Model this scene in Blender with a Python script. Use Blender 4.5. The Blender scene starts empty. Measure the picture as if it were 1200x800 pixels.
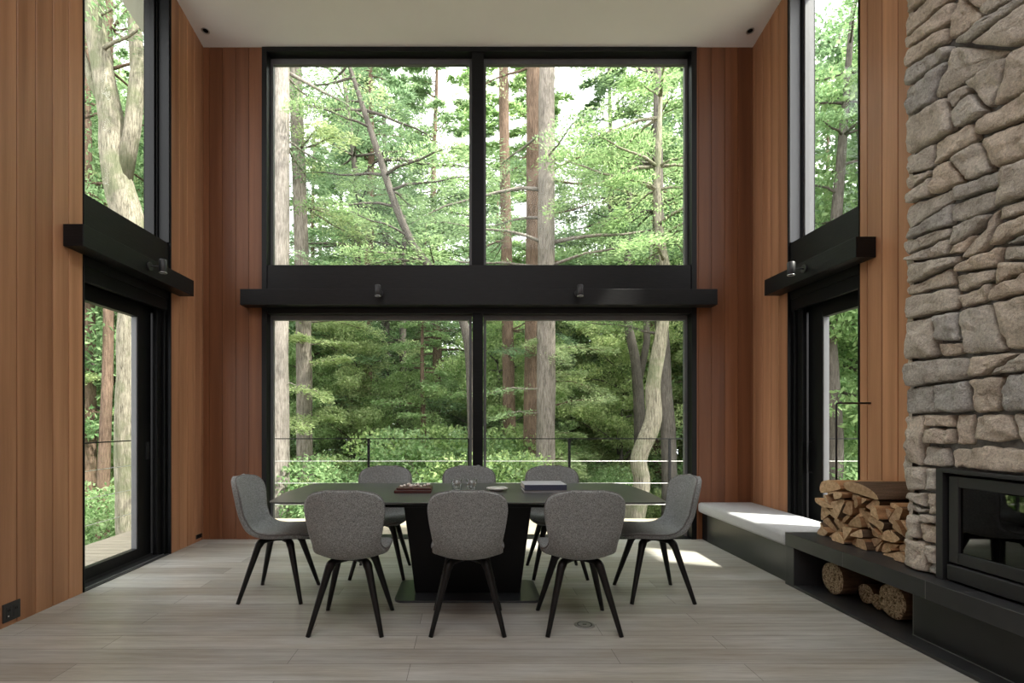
import bpy, bmesh, math, random
import numpy as np
from mathutils import Vector, Matrix, noise

S = bpy.context.scene
C = S.collection
rnd = random.Random(7)

# ------------------------------------------------------------------ camera, sky, sun, exposure
cam_d = bpy.data.cameras.new('camera'); cam = bpy.data.objects.new('camera', cam_d); C.objects.link(cam)
cam.location = (0, 0, 1.27); cam.rotation_euler = (math.pi/2, 0, 0)
cam_d.sensor_width = 36; cam_d.lens = 18.3; cam_d.shift_x = 0.0433; cam_d.shift_y = 0.0783
cam_d.clip_start = 0.05; cam_d.clip_end = 400
S.camera = cam

SKY_STRENGTH = 2.6
SUN_STRENGTH = 8.6
S.view_settings.view_transform = 'Standard'; S.view_settings.look = 'None'
S.view_settings.gamma = 1; S.view_settings.use_curve_mapping = False
S.view_settings.exposure = 0.85

w = bpy.data.worlds.new('sky'); S.world = w; w.use_nodes = True
nt = w.node_tree; nt.nodes.clear()
wo = nt.nodes.new('ShaderNodeOutputWorld'); bg = nt.nodes.new('ShaderNodeBackground')
bg.inputs['Color'].default_value = (0.985, 0.975, 1.0, 1); bg.inputs['Strength'].default_value = SKY_STRENGTH
nt.links.new(bg.outputs[0], wo.inputs[0])

sd = bpy.data.lights.new('sun', 'SUN'); sd.energy = SUN_STRENGTH; sd.angle = math.radians(2.6); sd.color = (1.0, 0.95, 0.86)
sun = bpy.data.objects.new('sun', sd); C.objects.link(sun)
sun.location = (20, -5, 30)
sun.rotation_euler = Vector((-1, 0.38, -1.5)).to_track_quat('-Z', 'Y').to_euler()

def area(name, loc, rot, sx, sy, power, col=(1, 1, 1)):
    d = bpy.data.lights.new(name, 'AREA'); d.shape = 'RECTANGLE'; d.size = sx; d.size_y = sy
    d.energy = power; d.color = col
    o = bpy.data.objects.new(name, d); C.objects.link(o); o.location = loc; o.rotation_euler = rot
    return o
# added fill light, unseen overhead behind the camera, to brighten the room
area('added_fill_light', (0.1, -0.4, 6.05), (0, 0, 0), 5.6, 5.0, 140, (0.95, 0.985, 1.0))

# ------------------------------------------------------------------ room numbers (metres)
XL, XR, YB, YF = -2.858, 3.083, 5.63, -3.4
def ceil_z(y): return 5.317 + 0.185*(YB - y)
WBX0, WBX1 = -2.224, 2.474            # back window
LY0, LY1 = 3.866, 5.010               # left opening
RY0, RY1 = 4.093, 5.008               # right opening
SILL = 2.985                          # bottom of the upper glass
HB0, HB1 = 2.512, 2.668               # beam

# ------------------------------------------------------------------ materials
def mat(name, base=(0.5, 0.5, 0.5), rough=0.5, metal=0.0, spec=0.5):
    m = bpy.data.materials.new(name); m.use_nodes = True
    b = m.node_tree.nodes['Principled BSDF']
    b.inputs['Base Color'].default_value = (*base, 1); b.inputs['Roughness'].default_value = rough
    b.inputs['Metallic'].default_value = metal; b.inputs['Specular IOR Level'].default_value = spec
    return m, m.node_tree, b
def N(t, k, **kw):
    n = t.nodes.new(k)
    for a, v in kw.items(): setattr(n, a, v)
    return n
def coords(t, scale=(1, 1, 1), kind='Object', rot=(0, 0, 0)):
    c = N(t, 'ShaderNodeTexCoord'); mp = N(t, 'ShaderNodeMapping')
    mp.inputs['Scale'].default_value = scale; mp.inputs['Rotation'].default_value = rot
    t.links.new(c.outputs[kind], mp.inputs['Vector']); return mp.outputs[0]
def nz(t, vec, scale, detail=4, rough=0.55):
    n = N(t, 'ShaderNodeTexNoise'); n.inputs['Scale'].default_value = scale
    n.inputs['Detail'].default_value = detail; n.inputs['Roughness'].default_value = rough
    t.links.new(vec, n.inputs['Vector']); return n.outputs['Fac']
def ramp(t, fac, stops):
    r = N(t, 'ShaderNodeValToRGB')
    while len(r.color_ramp.elements) > len(stops): r.color_ramp.elements.remove(r.color_ramp.elements[-1])
    while len(r.color_ramp.elements) < len(stops): r.color_ramp.elements.new(0.5)
    for e, (p, c) in zip(r.color_ramp.elements, stops): e.position = p; e.color = (*c, 1)
    t.links.new(fac, r.inputs[0]); return r.outputs[0]
def mul(t, a, b, fac=1.0, mode='MULTIPLY'):
    m = N(t, 'ShaderNodeMix', data_type='RGBA', blend_type=mode); m.inputs[0].default_value = fac
    t.links.new(a, m.inputs[6]); t.links.new(b, m.inputs[7]); return m.outputs[2]
def bump(t, b, h, strength=0.3, dist=0.01):
    bp = N(t, 'ShaderNodeBump'); bp.inputs['Strength'].default_value = strength; bp.inputs['Distance'].default_value = dist
    t.links.new(h, bp.inputs['Height']); t.links.new(bp.outputs[0], b.inputs['Normal'])
def math_n(t, op, a, v=None, b=None):
    m = N(t, 'ShaderNodeMath', operation=op); t.links.new(a, m.inputs[0])
    if v is not None: m.inputs[1].default_value = v
    if b is not None: t.links.new(b, m.inputs[1])
    return m.outputs[0]

def cedar(name, axis, off, dark, light):
    m, t, b = mat(name, rough=0.42, spec=0.35)
    sc = (14, 14, 0.55)
    v = coords(t)
    sep = N(t, 'ShaderNodeSeparateXYZ'); t.links.new(v, sep.inputs[0])
    k = math_n(t, 'FLOOR', math_n(t, 'DIVIDE', math_n(t, 'SUBTRACT', sep.outputs[axis], off), 0.143))
    wn = N(t, 'ShaderNodeTexWhiteNoise', noise_dimensions='1D'); t.links.new(k, wn.inputs['W'])
    add = N(t, 'ShaderNodeVectorMath', operation='MULTIPLY_ADD'); add.inputs[1].default_value = (14, 14, 0.5)
    t.links.new(v, add.inputs[0])
    cmb = N(t, 'ShaderNodeCombineXYZ'); t.links.new(math_n(t, 'MULTIPLY', wn.outputs['Value'], 37.0), cmb.inputs[2])
    t.links.new(cmb.outputs[0], add.inputs[2])
    g = nz(t, add.outputs[0], 0.75, 5, 0.5)
    g2 = nz(t, add.outputs[0], 9.0, 3, 0.6)
    col = ramp(t, g, [(0.30, dark), (0.72, light)])
    fine = ramp(t, g2, [(0.3, (0.94, 0.93, 0.92)), (0.7, (1.03, 1.03, 1.03))])
    brd = ramp(t, wn.outputs['Value'], [(0.0, (0.78, 0.74, 0.71)), (0.5, (1, 1, 1)), (1.0, (1.16, 1.15, 1.12))])
    t.links.new(mul(t, mul(t, col, fine), brd), b.inputs['Base Color'])
    bump(t, b, g2, 0.08, 0.004)
    return m
M = {}
M['cedar_y'] = cedar('cedar_side_walls_lit', 1, 3.302-0.143*40, (0.32, 0.150, 0.075), (0.53, 0.275, 0.150))  # side wall cedar, lightened to carry the light on these walls
M['cedar_x_shaded'] = cedar('cedar_back_wall_shaded', 0, -2.224-0.143*30, (0.145, 0.054, 0.023), (0.25, 0.102, 0.046))  # same cedar darkened: the backlit wall's shade is put into its colour

def floor_mat():
    m, t, b = mat('grey_oak_floor', rough=0.38, spec=0.45)
    v = coords(t)
    mp = N(t, 'ShaderNodeMapping'); mp.inputs['Location'].default_value = (0.3, -3.091+0.18*30, 0); t.links.new(v, mp.inputs[0])
    br = N(t, 'ShaderNodeTexBrick'); t.links.new(mp.outputs[0], br.inputs['Vector'])
    br.offset = 0.37; br.inputs['Scale'].default_value = 1.0
    br.inputs['Brick Width'].default_value = 1.75; br.inputs['Row Height'].default_value = 0.18
    br.inputs['Mortar Size'].default_value = 0.0016; br.inputs['Mortar Smooth'].default_value = 0.2
    br.inputs['Color1'].default_value = (0.335, 0.318, 0.288, 1); br.inputs['Color2'].default_value = (0.485, 0.476, 0.450, 1)
    br.inputs['Mortar'].default_value = (0.12, 0.11, 0.10, 1)
    g = nz(t, coords(t, (1.2, 22, 1)), 1.3, 6, 0.62)
    g2 = nz(t, coords(t, (3.0, 60, 1)), 2.5, 4, 0.6)
    big = nz(t, coords(t, (0.8, 3.0, 1)), 1.6, 3, 0.5)
    c = mul(t, br.outputs['Color'], ramp(t, g, [(0.3, (0.80, 0.79, 0.77)), (0.7, (1.12, 1.12, 1.12))]))
    c = mul(t, c, ramp(t, g2, [(0.32, (0.84, 0.84, 0.84)), (0.6, (1.02, 1.02, 1.02))]))
    c = mul(t, c, ramp(t, big, [(0.35, (0.92, 0.88, 0.82)), (0.65, (1.04, 1.05, 1.06))]))
    t.links.new(c, b.inputs['Base Color'])
    t.links.new(ramp(t, g, [(0.3, (0.46,)*3), (0.7, (0.32,)*3)]), b.inputs['Roughness'])
    bump(t, b, g2, 0.10, 0.003)
    return m
M['floor'] = floor_mat()

def plain(name, base, rough, spec=0.5, metal=0, nscale=6, amp=0.12, bs=0.0, stretch=(1, 1, 1), bd=0.004):
    m, t, b = mat(name, base, rough, metal, spec)
    f = nz(t, coords(t, stretch), nscale, 5, 0.6)
    lo = tuple(c*(1-amp) for c in base); hi = tuple(min(1, c*(1+amp)) for c in base)
    t.links.new(ramp(t, f, [(0.3, lo), (0.7, hi)]), b.inputs['Base Color'])
    if bs: bump(t, b, f, bs, bd)
    return m
M['white'] = plain('white_plaster', (0.88, 0.865, 0.872), 0.9, 0.2, nscale=3, amp=0.015)
M['black_timber'] = plain('black_stained_timber', (0.004, 0.004, 0.0045), 0.5, 0.18, nscale=3, amp=0.5, bs=0.25, stretch=(2, 2, 30))
M['black_timber_h'] = plain('black_stained_beam', (0.006, 0.006, 0.0065), 0.45, 0.25, nscale=2.5, amp=0.45, bs=0.25, stretch=(4, 4, 40))
M['black_frame'] = plain('black_aluminium', (0.0035, 0.0035, 0.004), 0.42, 0.25, nscale=20, amp=0.1)
M['grey_frame'] = plain('grey_aluminium', (0.11, 0.11, 0.115), 0.45, 0.5, nscale=14, amp=0.1, stretch=(1, 1, 0.1))
M['silver'] = plain('brushed_silver_metal', (0.55, 0.56, 0.58), 0.3, 0.5, metal=0.9, nscale=20, amp=0.1)
M['steel_wire'] = plain('steel_wire', (0.62, 0.62, 0.60), 0.4, 0.5, metal=0.3, nscale=20, amp=0.05)
M['slate'] = plain('black_slate_tile', (0.027, 0.027, 0.029), 0.42, 0.5, nscale=5, amp=0.25, bs=0.12)
M['slate_dark'] = plain('dark_metal_panel', (0.015, 0.0155, 0.017), 0.36, 0.55, nscale=5, amp=0.2, bs=0.04)
M['grout'] = plain('pale_grout', (0.20, 0.20, 0.195), 0.8, 0.2, nscale=20)
M['stove'] = plain('cast_stove_metal', (0.036, 0.036, 0.038), 0.38, 0.5, metal=0.35, nscale=60, amp=0.08)
M['soot_black'] = plain('soot_black_firebox_and_recesses', (0.006, 0.006, 0.006), 0.8, 0.2)
M['chair_wood'] = plain('black_lacquered_ash', (0.006, 0.006, 0.006), 0.4, 0.3, nscale=8, amp=0.3, bs=0.1, stretch=(6, 6, 1))
M['table_black'] = plain('black_table_base', (0.004, 0.004, 0.0045), 0.45, 0.25, nscale=6, amp=0.2)
M['table_top'] = plain('charcoal_ceramic_top', (0.060, 0.062, 0.061), 0.30, 0.65, nscale=2.4, amp=0.22, stretch=(2.4, 1, 1))
M['cream_china'] = plain('cream_china', (0.72, 0.71, 0.68), 0.25, 0.5, nscale=10, amp=0.02)
M['red_wood'] = plain('dark_red_wood', (0.060, 0.014, 0.010), 0.35, 0.5, nscale=12, amp=0.3, stretch=(1, 6, 6))
M['shell'] = plain('pale_shell', (0.80, 0.72, 0.66), 0.5, 0.4, nscale=60, amp=0.25)
M['book_blue'] = plain('navy_book_cloth', (0.05, 0.055, 0.09), 0.5, 0.4, nscale=90, amp=0.2)
M['book_top'] = plain('lilac_grey_book_cover', (0.50, 0.50, 0.56), 0.35, 0.5, nscale=5, amp=0.06)
M['book_grey'] = plain('grey_book_cover', (0.25, 0.25, 0.26), 0.5, 0.4, nscale=50, amp=0.1)
M['paper'] = plain('book_pages', (0.66, 0.64, 0.58), 0.8, 0.2, nscale=80, amp=0.1, stretch=(1, 1, 14))
M['deck'] = plain('weathered_deck_board', (0.30, 0.26, 0.20), 0.75, 0.25, nscale=3, amp=0.25, stretch=(1, 12, 1))
M['black_plastic'] = plain('black_plastic', (0.02, 0.02, 0.022), 0.45, 0.5)
M['dark_metal'] = plain('bronze_socket_plate', (0.045, 0.042, 0.042), 0.4, 0.5, metal=0.4)

def fabric(name, a, b_, sc=300):
    m, t, b = mat(name, rough=0.95, spec=0.12)
    v = coords(t)
    f = nz(t, v, sc, 2, 0.7); f2 = nz(t, v, sc*0.33, 2, 0.6)
    c = ramp(t, f, [(0.36, a), (0.62, b_)])
    c = mul(t, c, ramp(t, f2, [(0.35, (0.80,)*3), (0.65, (1.12,)*3)]))
    t.links.new(c, b.inputs['Base Color'])
    b.inputs['Sheen Weight'].default_value = 0.15
    bump(t, b, f, 0.5, 0.002)
    return m
M['tweed'] = fabric('grey_tweed', (0.085, 0.089, 0.088), (0.40, 0.415, 0.412))
M['piping'] = fabric('grey_tweed_piping', (0.09, 0.088, 0.085), (0.20, 0.195, 0.19))
M['cushion'] = fabric('light_grey_wool', (0.34, 0.34, 0.345), (0.56, 0.56, 0.57), 500)

def stone_mat():
    m, t, b = mat('granite_fieldstone', rough=0.88, spec=0.25)
    v = coords(t)
    at = N(t, 'ShaderNodeAttribute', attribute_name='tint')
    f = nz(t, v, 9, 6, 0.65); f2 = nz(t, v, 70, 4, 0.7); f3 = nz(t, v, 240, 2, 0.6)
    base = ramp(t, at.outputs['Fac'], [(0.0, (0.46, 0.45, 0.43)), (0.3, (0.56, 0.515, 0.455)), (0.7, (0.61, 0.55, 0.475)), (1.0, (0.64, 0.54, 0.44))])
    c = mul(t, base, ramp(t, f, [(0.3, (0.72, 0.70, 0.68)), (0.55, (1.0,)*3), (0.75, (1.22, 1.2, 1.18))]))
    c = mul(t, c, ramp(t, f2, [(0.3, (0.72,)*3), (0.6, (1.12,)*3)]))
    c = mul(t, c, ramp(t, f3, [(0.35, (0.82,)*3), (0.65, (1.1,)*3)]))
    t.links.new(c, b.inputs['Base Color'])
    mx = math_n(t, 'ADD', math_n(t, 'MULTIPLY', f, 0.6), b=math_n(t, 'MULTIPLY', f2, 0.5))
    bump(t, b, mx, 1.0, 0.03)
    return m
M['stone'] = stone_mat()
M['mortar'] = plain('grey_mortar', (0.16, 0.16, 0.15), 0.95, 0.1, nscale=60, amp=0.25, bs=0.6)

def log_mat(name, lo, hi, stretch, sc, amp=0.6):
    m, t, b = mat(name, rough=0.85, spec=0.2)
    oi = N(t, 'ShaderNodeObjectInfo')
    f = nz(t, coords(t, stretch), sc, 5, 0.65); f2 = nz(t, coords(t), 160, 2, 0.6)
    c = ramp(t, f, [(0.3, lo), (0.7, hi)])
    c = mul(t, c, ramp(t, f2, [(0.35, (0.8,)*3), (0.65, (1.1,)*3)]))
    c = mul(t, c, ramp(t, oi.outputs['Random'], [(0, (0.7, 0.64, 0.58)), (0.5, (1, 1, 1)), (1, (1.15, 1.1, 1.02))]))
    t.links.new(c, b.inputs['Base Color']); bump(t, b, f, amp, 0.006)
    return m
M['split_wood'] = log_mat('split_firewood', (0.27, 0.14, 0.07), (0.56, 0.35, 0.19), (0.8, 14, 14), 3)
M['end_wood'] = log_mat('sawn_log_end', (0.38, 0.245, 0.14), (0.70, 0.52, 0.34), (1, 1, 1), 30)
M['bark'] = log_mat('firewood_bark', (0.09, 0.055, 0.035), (0.20, 0.135, 0.09), (1, 10, 10), 4, 1.0)
def speck():
    m, t, b = mat('rough_speckled_log_end', rough=0.9, spec=0.2)
    v = coords(t); f = nz(t, v, 75, 4, 0.7); vo = N(t, 'ShaderNodeTexVoronoi'); vo.inputs['Scale'].default_value = 95; t.links.new(v, vo.inputs['Vector'])
    c = ramp(t, f, [(0.40, (0.12, 0.065, 0.035)), (0.50, (0.66, 0.51, 0.34)), (0.7, (0.85, 0.71, 0.52))])
    c = mul(t, c, ramp(t, vo.outputs['Distance'], [(0.0, (1.1,)*3), (0.7, (0.6,)*3)]))
    t.links.new(c, b.inputs['Base Color']); bump(t, b, f, 1.0, 0.01); return m
M['speckled_end'] = speck()

def glass(name, tint, refl_rough=0.0, ior=1.5):
    m = bpy.data.materials.new(name); m.use_nodes = True; t = m.node_tree; t.nodes.clear()
    o = N(t, 'ShaderNodeOutputMaterial'); tr = N(t, 'ShaderNodeBsdfTransparent'); gl = N(t, 'ShaderNodeBsdfGlossy')
    fr = N(t, 'ShaderNodeFresnel'); mx = N(t, 'ShaderNodeMixShader')
    tr.inputs[0].default_value = (*tint, 1); gl.inputs['Roughness'].default_value = refl_rough; fr.inputs['IOR'].default_value = ior
    ge = N(t, 'ShaderNodeNewGeometry'); io = N(t, 'ShaderNodeMix', data_type='FLOAT')
    io.inputs[2].default_value = ior; io.inputs[3].default_value = 1/ior
    t.links.new(ge.outputs['Backfacing'], io.inputs[0]); t.links.new(io.outputs[0], fr.inputs['IOR'])
    t.links.new(fr.outputs[0], mx.inputs[0]); t.links.new(tr.outputs[0], mx.inputs[1]); t.links.new(gl.outputs[0], mx.inputs[2]); t.links.new(mx.outputs[0], o.inputs[0])
    return m
M['glass'] = glass('window_glass', (0.97, 0.985, 0.975), 0, 1.2)
M['tumbler_glass'] = glass('tumbler_glass', (0.93, 0.94, 0.94), 0.08, 1.8)
M['stove_glass'] = glass('dark_stove_glass', (0.25, 0.25, 0.25), 0.02, 1.9)

def bark_mat(name, lo, hi, vs=2.0, lichen=None):
    m, t, b = mat(name, rough=0.92, spec=0.15)
    f = nz(t, coords(t, (22, 22, 2.6)), vs, 6, 0.75); f2 = nz(t, coords(t), 2.2, 4, 0.6)
    c = ramp(t, f, [(0.32, lo), (0.62, hi)])
    if lichen:
        mx = N(t, 'ShaderNodeMix', data_type='RGBA'); t.links.new(math_n(t, 'MULTIPLY', ramp(t, f2, [(0.48, (0,)*3), (0.62, (1,)*3)]), 0.7), mx.inputs[0])
        t.links.new(c, mx.inputs[6]); mx.inputs[7].default_value = (*lichen, 1); c = mx.outputs[2]
    else:
        c = mul(t, c, ramp(t, f2, [(0.35, (0.75,)*3), (0.65, (1.15,)*3)]))
    t.links.new(c, b.inputs['Base Color']); bump(t, b, f, 1.0, 0.03)
    return m
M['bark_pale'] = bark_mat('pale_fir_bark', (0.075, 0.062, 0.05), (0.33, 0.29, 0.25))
M['bark_sun_painted'] = bark_mat('pale_bark_painted_sun', (0.13, 0.11, 0.09), (0.40, 0.36, 0.32))  # paler bark stands in for sunlight that misses this trunk
M['bark_red'] = bark_mat('red_brown_cedar_bark', (0.07, 0.045, 0.032), (0.24, 0.165, 0.12))
M['bark_mossy'] = bark_mat('mossy_oak_bark', (0.07, 0.062, 0.045), (0.42, 0.38, 0.29), 2.0, (0.15, 0.17, 0.09))
M['bark_dark'] = bark_mat('dark_grey_bark', (0.06, 0.052, 0.045), (0.17, 0.15, 0.13))
def leaf_mat(name, lo, hi, trans=0.55):
    m = bpy.data.materials.new(name); m.use_nodes = True; t = m.node_tree; t.nodes.clear()
    o = N(t, 'ShaderNodeOutputMaterial'); d = N(t, 'ShaderNodeBsdfDiffuse'); tl = N(t, 'ShaderNodeBsdfTranslucent'); mx = N(t, 'ShaderNodeMixShader')
    mx.inputs[0].default_value = trans
    f = nz(t, coords(t), 1.3, 3, 0.6); oi = N(t, 'ShaderNodeObjectInfo')
    at = N(t, 'ShaderNodeAttribute', attribute_name='tint')
    c = ramp(t, math_n(t, 'ADD', math_n(t, 'MULTIPLY', f, 0.5), b=math_n(t, 'MULTIPLY', at.outputs['Fac'], 0.5)), [(0.25, lo), (0.75, hi)])
    c = mul(t, c, ramp(t, oi.outputs['Random'], [(0, (0.8, 0.86, 0.9)), (0.5, (1, 1, 1)), (1, (1.1, 1.08, 0.95))]))
    t.links.new(c, d.inputs[0]); t.links.new(mul(t, c, c, 0.0), tl.inputs[0])
    t.links.new(d.outputs[0], mx.inputs[1]); t.links.new(tl.outputs[0], mx.inputs[2])
    t.links.new(mx.outputs[0], o.inputs[0]); return m
M['leaf_fir'] = leaf_mat('fir_needles', (0.14, 0.225, 0.11), (0.37, 0.50, 0.27))
M['leaf_pale'] = leaf_mat('pale_new_needles', (0.26, 0.36, 0.16), (0.58, 0.66, 0.38))
M['leaf_lightened'] = leaf_mat('lightened_understory_leaves', (0.20, 0.32, 0.12), (0.50, 0.62, 0.32), 0.6)  # leaf colour lightened to replace light lost under the canopy
M['leaf_broad'] = leaf_mat('broad_leaves', (0.14, 0.25, 0.10), (0.39, 0.53, 0.26))
M['leaf_dark'] = leaf_mat('dark_leaves', (0.11, 0.18, 0.09), (0.28, 0.40, 0.20))
M['soil'] = plain('forest_floor', (0.10, 0.10, 0.05), 0.95, 0.1, nscale=2, amp=0.6)

# ------------------------------------------------------------------ mesh helpers
class MB:
    def __init__(s): s.v = []; s.f = []; s.m = []; s.smooth = []
    def add(s, vs, fs, mi=0, sm=False):
        o = len(s.v); s.v += [tuple(v) for v in vs]; s.f += [tuple(o+i for i in f) for f in fs]
        s.m += [mi]*len(fs); s.smooth += [sm]*len(fs); return s
    def box(s, x0, x1, y0, y1, z0, z1, mi=0):
        vs = [(x, y, z) for z in (z0, z1) for y in (y0, y1) for x in (x0, x1)]
        return s.add(vs, [(0, 2, 3, 1), (4, 5, 7, 6), (0, 1, 5, 4), (2, 6, 7, 3), (0, 4, 6, 2), (1, 3, 7, 5)], mi)
    def prism(s, poly, fn0, fn1, mi=0, cap=None, side=None, sm=False):
        """poly of 2d points extruded between fn0(p) and fn1(p)"""
        n = len(poly); vs = [fn0(p) for p in poly]+[fn1(p) for p in poly]
        for i in range(n):
            j = (i+1) % n
            s.add([vs[i], vs[j], vs[n+j], vs[n+i]], [(0, 1, 2, 3)], side[i] if side else mi, sm)
        s.add(vs[:n], [tuple(range(n))[::-1]], mi if cap is None else cap)
        s.add(vs[n:], [tuple(range(n))], mi if cap is None else cap)
        return s
    def cyl(s, c, r, h, axis='z', n=24, mi=0, r2=None, cap=True):
        r2 = r if r2 is None else r2
        ax = {'x': (Vector((0, 1, 0)), Vector((0, 0, 1)), Vector((1, 0, 0))), 'y': (Vector((0, 0, 1)), Vector((1, 0, 0)), Vector((0, 1, 0))), 'z': (Vector((1, 0, 0)), Vector((0, 1, 0)), Vector((0, 0, 1)))}[axis]
        c = Vector(c); vs = []
        for k, rr in ((0, r), (1, r2)):
            for i in range(n):
                a = 2*math.pi*i/n; vs.append(c+ax[0]*math.cos(a)*rr+ax[1]*math.sin(a)*rr+ax[2]*h*k)
        s.add(vs, [(i, (i+1) % n, n+(i+1) % n, n+i) for i in range(n)], mi, True)
        if cap: s.add(vs[:n], [tuple(range(n))[::-1]], mi); s.add(vs[n:], [tuple(range(n))], mi)
        return s
    def lathe(s, c, prof, n=32, mi=0):
        vs = []
        for r, z in prof:
            for i in range(n):
                a = 2*math.pi*i/n; vs.append((c[0]+r*math.cos(a), c[1]+r*math.sin(a), c[2]+z))
        fs = [(k*n+i, k*n+(i+1) % n, (k+1)*n+(i+1) % n, (k+1)*n+i) for k in range(len(prof)-1) for i in range(n)]
        return s.add(vs, fs, mi, True)
    def tube(s, pts, radii, n=10, mi=0, flat=1.0, wob=0.0, seed=0):
        pts = [Vector(p) for p in pts]; rings = []
        if not hasattr(radii, '__len__'): radii = [radii]*len(pts)
        t0 = (pts[1]-pts[0]).normalized(); up = Vector((0, 1, 0)) if abs(t0.y) < 0.9 else Vector((1, 0, 0))
        u = (up-t0*up.dot(t0)).normalized(); vs = []
        for i, p in enumerate(pts):
            tt = (pts[min(i+1, len(pts)-1)]-pts[max(i-1, 0)]).normalized()
            u = (u-tt*u.dot(tt)).normalized(); v = tt.cross(u)
            for k in range(n):
                a = 2*math.pi*k/n; r = radii[i]
                if wob: r *= 1+wob*noise.noise(Vector((math.cos(a)*1.7+seed, math.sin(a)*1.7, p.z*1.4+p.x)))
                vs.append(p+u*math.cos(a)*r+v*math.sin(a)*r*flat)
        m = len(pts)
        s.add(vs, [(k*n+i, k*n+(i+1) % n, (k+1)*n+(i+1) % n, (k+1)*n+i) for k in range(m-1) for i in range(n)], mi, True)
        s.add(vs[:n], [tuple(range(n))[::-1]], mi); s.add(vs[-n:], [tuple(range(n))], mi)
        return s
    def build(s, name, mats, parent=None, bevel=0, subsurf=0, seg=2):
        me = bpy.data.meshes.new(name); me.from_pydata(s.v, [], s.f); 
        if not isinstance(mats, (list, tuple)): mats = [mats]
        for m in mats: me.materials.append(m)
        me.polygons.foreach_set('material_index', s.m); me.polygons.foreach_set('use_smooth', s.smooth)
        bm = bmesh.new(); bm.from_mesh(me); bmesh.ops.remove_doubles(bm, verts=bm.verts, dist=1e-5)
        bmesh.ops.recalc_face_normals(bm, faces=bm.faces); bm.to_mesh(me); bm.free(); me.update()
        o = bpy.data.objects.new(name, me); C.objects.link(o)
        if parent: o.parent = parent
        if bevel:
            b = o.modifiers.new('bevel', 'BEVEL'); b.width = bevel; b.segments = seg; b.limit_method = 'ANGLE'; b.angle_limit = math.radians(40)
        if subsurf:
            b = o.modifiers.new('subsurf', 'SUBSURF'); b.levels = subsurf; b.render_levels = subsurf
        return o
def tag(o, label=None, cat=None, group=None, kind=None):
    if label: o['label'] = label
    if cat: o['category'] = cat
    if group: o['group'] = group
    if kind: o['kind'] = kind
    return o
def empty(name, loc=(0, 0, 0), rz=0):
    o = bpy.data.objects.new(name, None); C.objects.link(o); o.location = loc; o.rotation_euler = (0, 0, rz)
    o.empty_display_size = 0.1; return o
def copy_tree(o, parent=None):
    kids = list(o.children); c = o.copy(); C.objects.link(c); c.parent = parent
    for k in kids: copy_tree(k, c)
    return c
def boxo(name, m, parent, x0, x1, y0, y1, z0, z1, bevel=0.003):
    return MB().box(x0, x1, y0, y1, z0, z1).build(name, m, parent, bevel)

# ------------------------------------------------------------------ the room
f = MB().box(XL-0.06, XR+0.3, YF-0.2, YB+0.02, -0.2, 0).build('floor', M['floor']); tag(f, 'grey brushed oak plank floor', 'floor', kind='structure')
cl = MB(); y0, y1 = YF-0.3, YB+0.22
x0, x1 = XL-0.55, XR+0.28
cl.add([(x0, y0, ceil_z(y0)), (x1, y0, ceil_z(y0)), (x1, y1, ceil_z(y1)), (x0, y1, ceil_z(y1)),
        (x0, y0, ceil_z(y0)+.3), (x1, y0, ceil_z(y0)+.3), (x1, y1, ceil_z(y1)+.3), (x0, y1, ceil_z(y1)+.3)],
       [(0, 1, 2, 3), (7, 6, 5, 4), (0, 4, 5, 1), (1, 5, 6, 2), (2, 6, 7, 3), (3, 7, 4, 0)])
o = cl.build('ceiling', M['white']); tag(o, 'white sloping plaster ceiling', 'ceiling', kind='structure')

def board_wall(name, m, plane, side, a0, a1, z0, ztop, thick=0.26, label=''):
    """vertical tongue boards; plane 'x' walls run along y, plane 'y' walls run along x"""
    pass
def boards(mb, axis, face, outward, a0, a1, first, ztop, thick=0.02):
    bw, gap = 0.143, (0.006 if axis == 'y' else 0.003)
    k = math.floor((a0-first)/bw)
    while True:
        b0, b1 = first+k*bw, first+(k+1)*bw; k += 1
        if b0 >= a1-1e-6: break
        c0, c1 = max(a0, b0+gap/2), min(a1, b1-gap/2)
        if c1-c0 < 0.004: continue
        ch = 0.003 if axis == 'y' else 0.0015
        za, zb = ztop(c0), ztop(c1)
        def P(a, d, z):
            return (face+outward*d, a, z) if axis == 'y' else (a, face+outward*d, z)
        # board: flat face with small chamfers towards the joint
        prof = [(c0, thick), (c0, ch), (c0+ch, 0), (c1-ch, 0), (c1, ch), (c1, thick)]
        n = len(prof); zz = [ztop(a) for a, d in prof]
        vs = [P(a, d, 0.0) for a, d in prof]+[P(a, d, z) for (a, d), z in zip(prof, zz)]
        mb.add(vs, [(i, i+1, n+i+1, n+i) for i in range(n-1)]+[tuple(range(n)), tuple(range(n, 2*n))])
cz = lambda y: ceil_z(y)+0.02
def side_wall(name, face, out, spans, first):
    mb = MB(); bk = MB()
    for a0, a1 in spans:
        boards(mb, 'y', face, out, a0, a1, first, cz)
        x0, x1 = sorted((face+out*0.012, face+out*0.26)); a1b = a1
        bk.add([(x0, a0, -0.1), (x1, a0, -0.1), (x1, a1b, -0.1), (x0, a1b, -0.1), (x0, a0, cz(a0)), (x1, a0, cz(a0)), (x1, a1b, cz(a1b)), (x0, a1b, cz(a1b))],
               [(3, 2, 1, 0), (4, 5, 6, 7), (0, 1, 5, 4), (1, 2, 6, 5), (2, 3, 7, 6), (3, 0, 4, 7)], 1)
    mb.add(bk.v, bk.f, 1)
    return mb.build(name, [M['cedar_y'], M['black_timber']])
tag(side_wall('wall_left', XL, -1, [(YF, LY0), (LY1, YB+0.2)], 3.302), 'cedar boarded wall on the left', 'wall', kind='structure')
tag(side_wall('wall_right', XR, 1, [(YF, RY0), (RY1, YB+0.2)], 3.302), 'cedar boarded wall on the right', 'wall', kind='structure')
mb = MB(); top = lambda x: ceil_z(YB)+0.005
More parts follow.
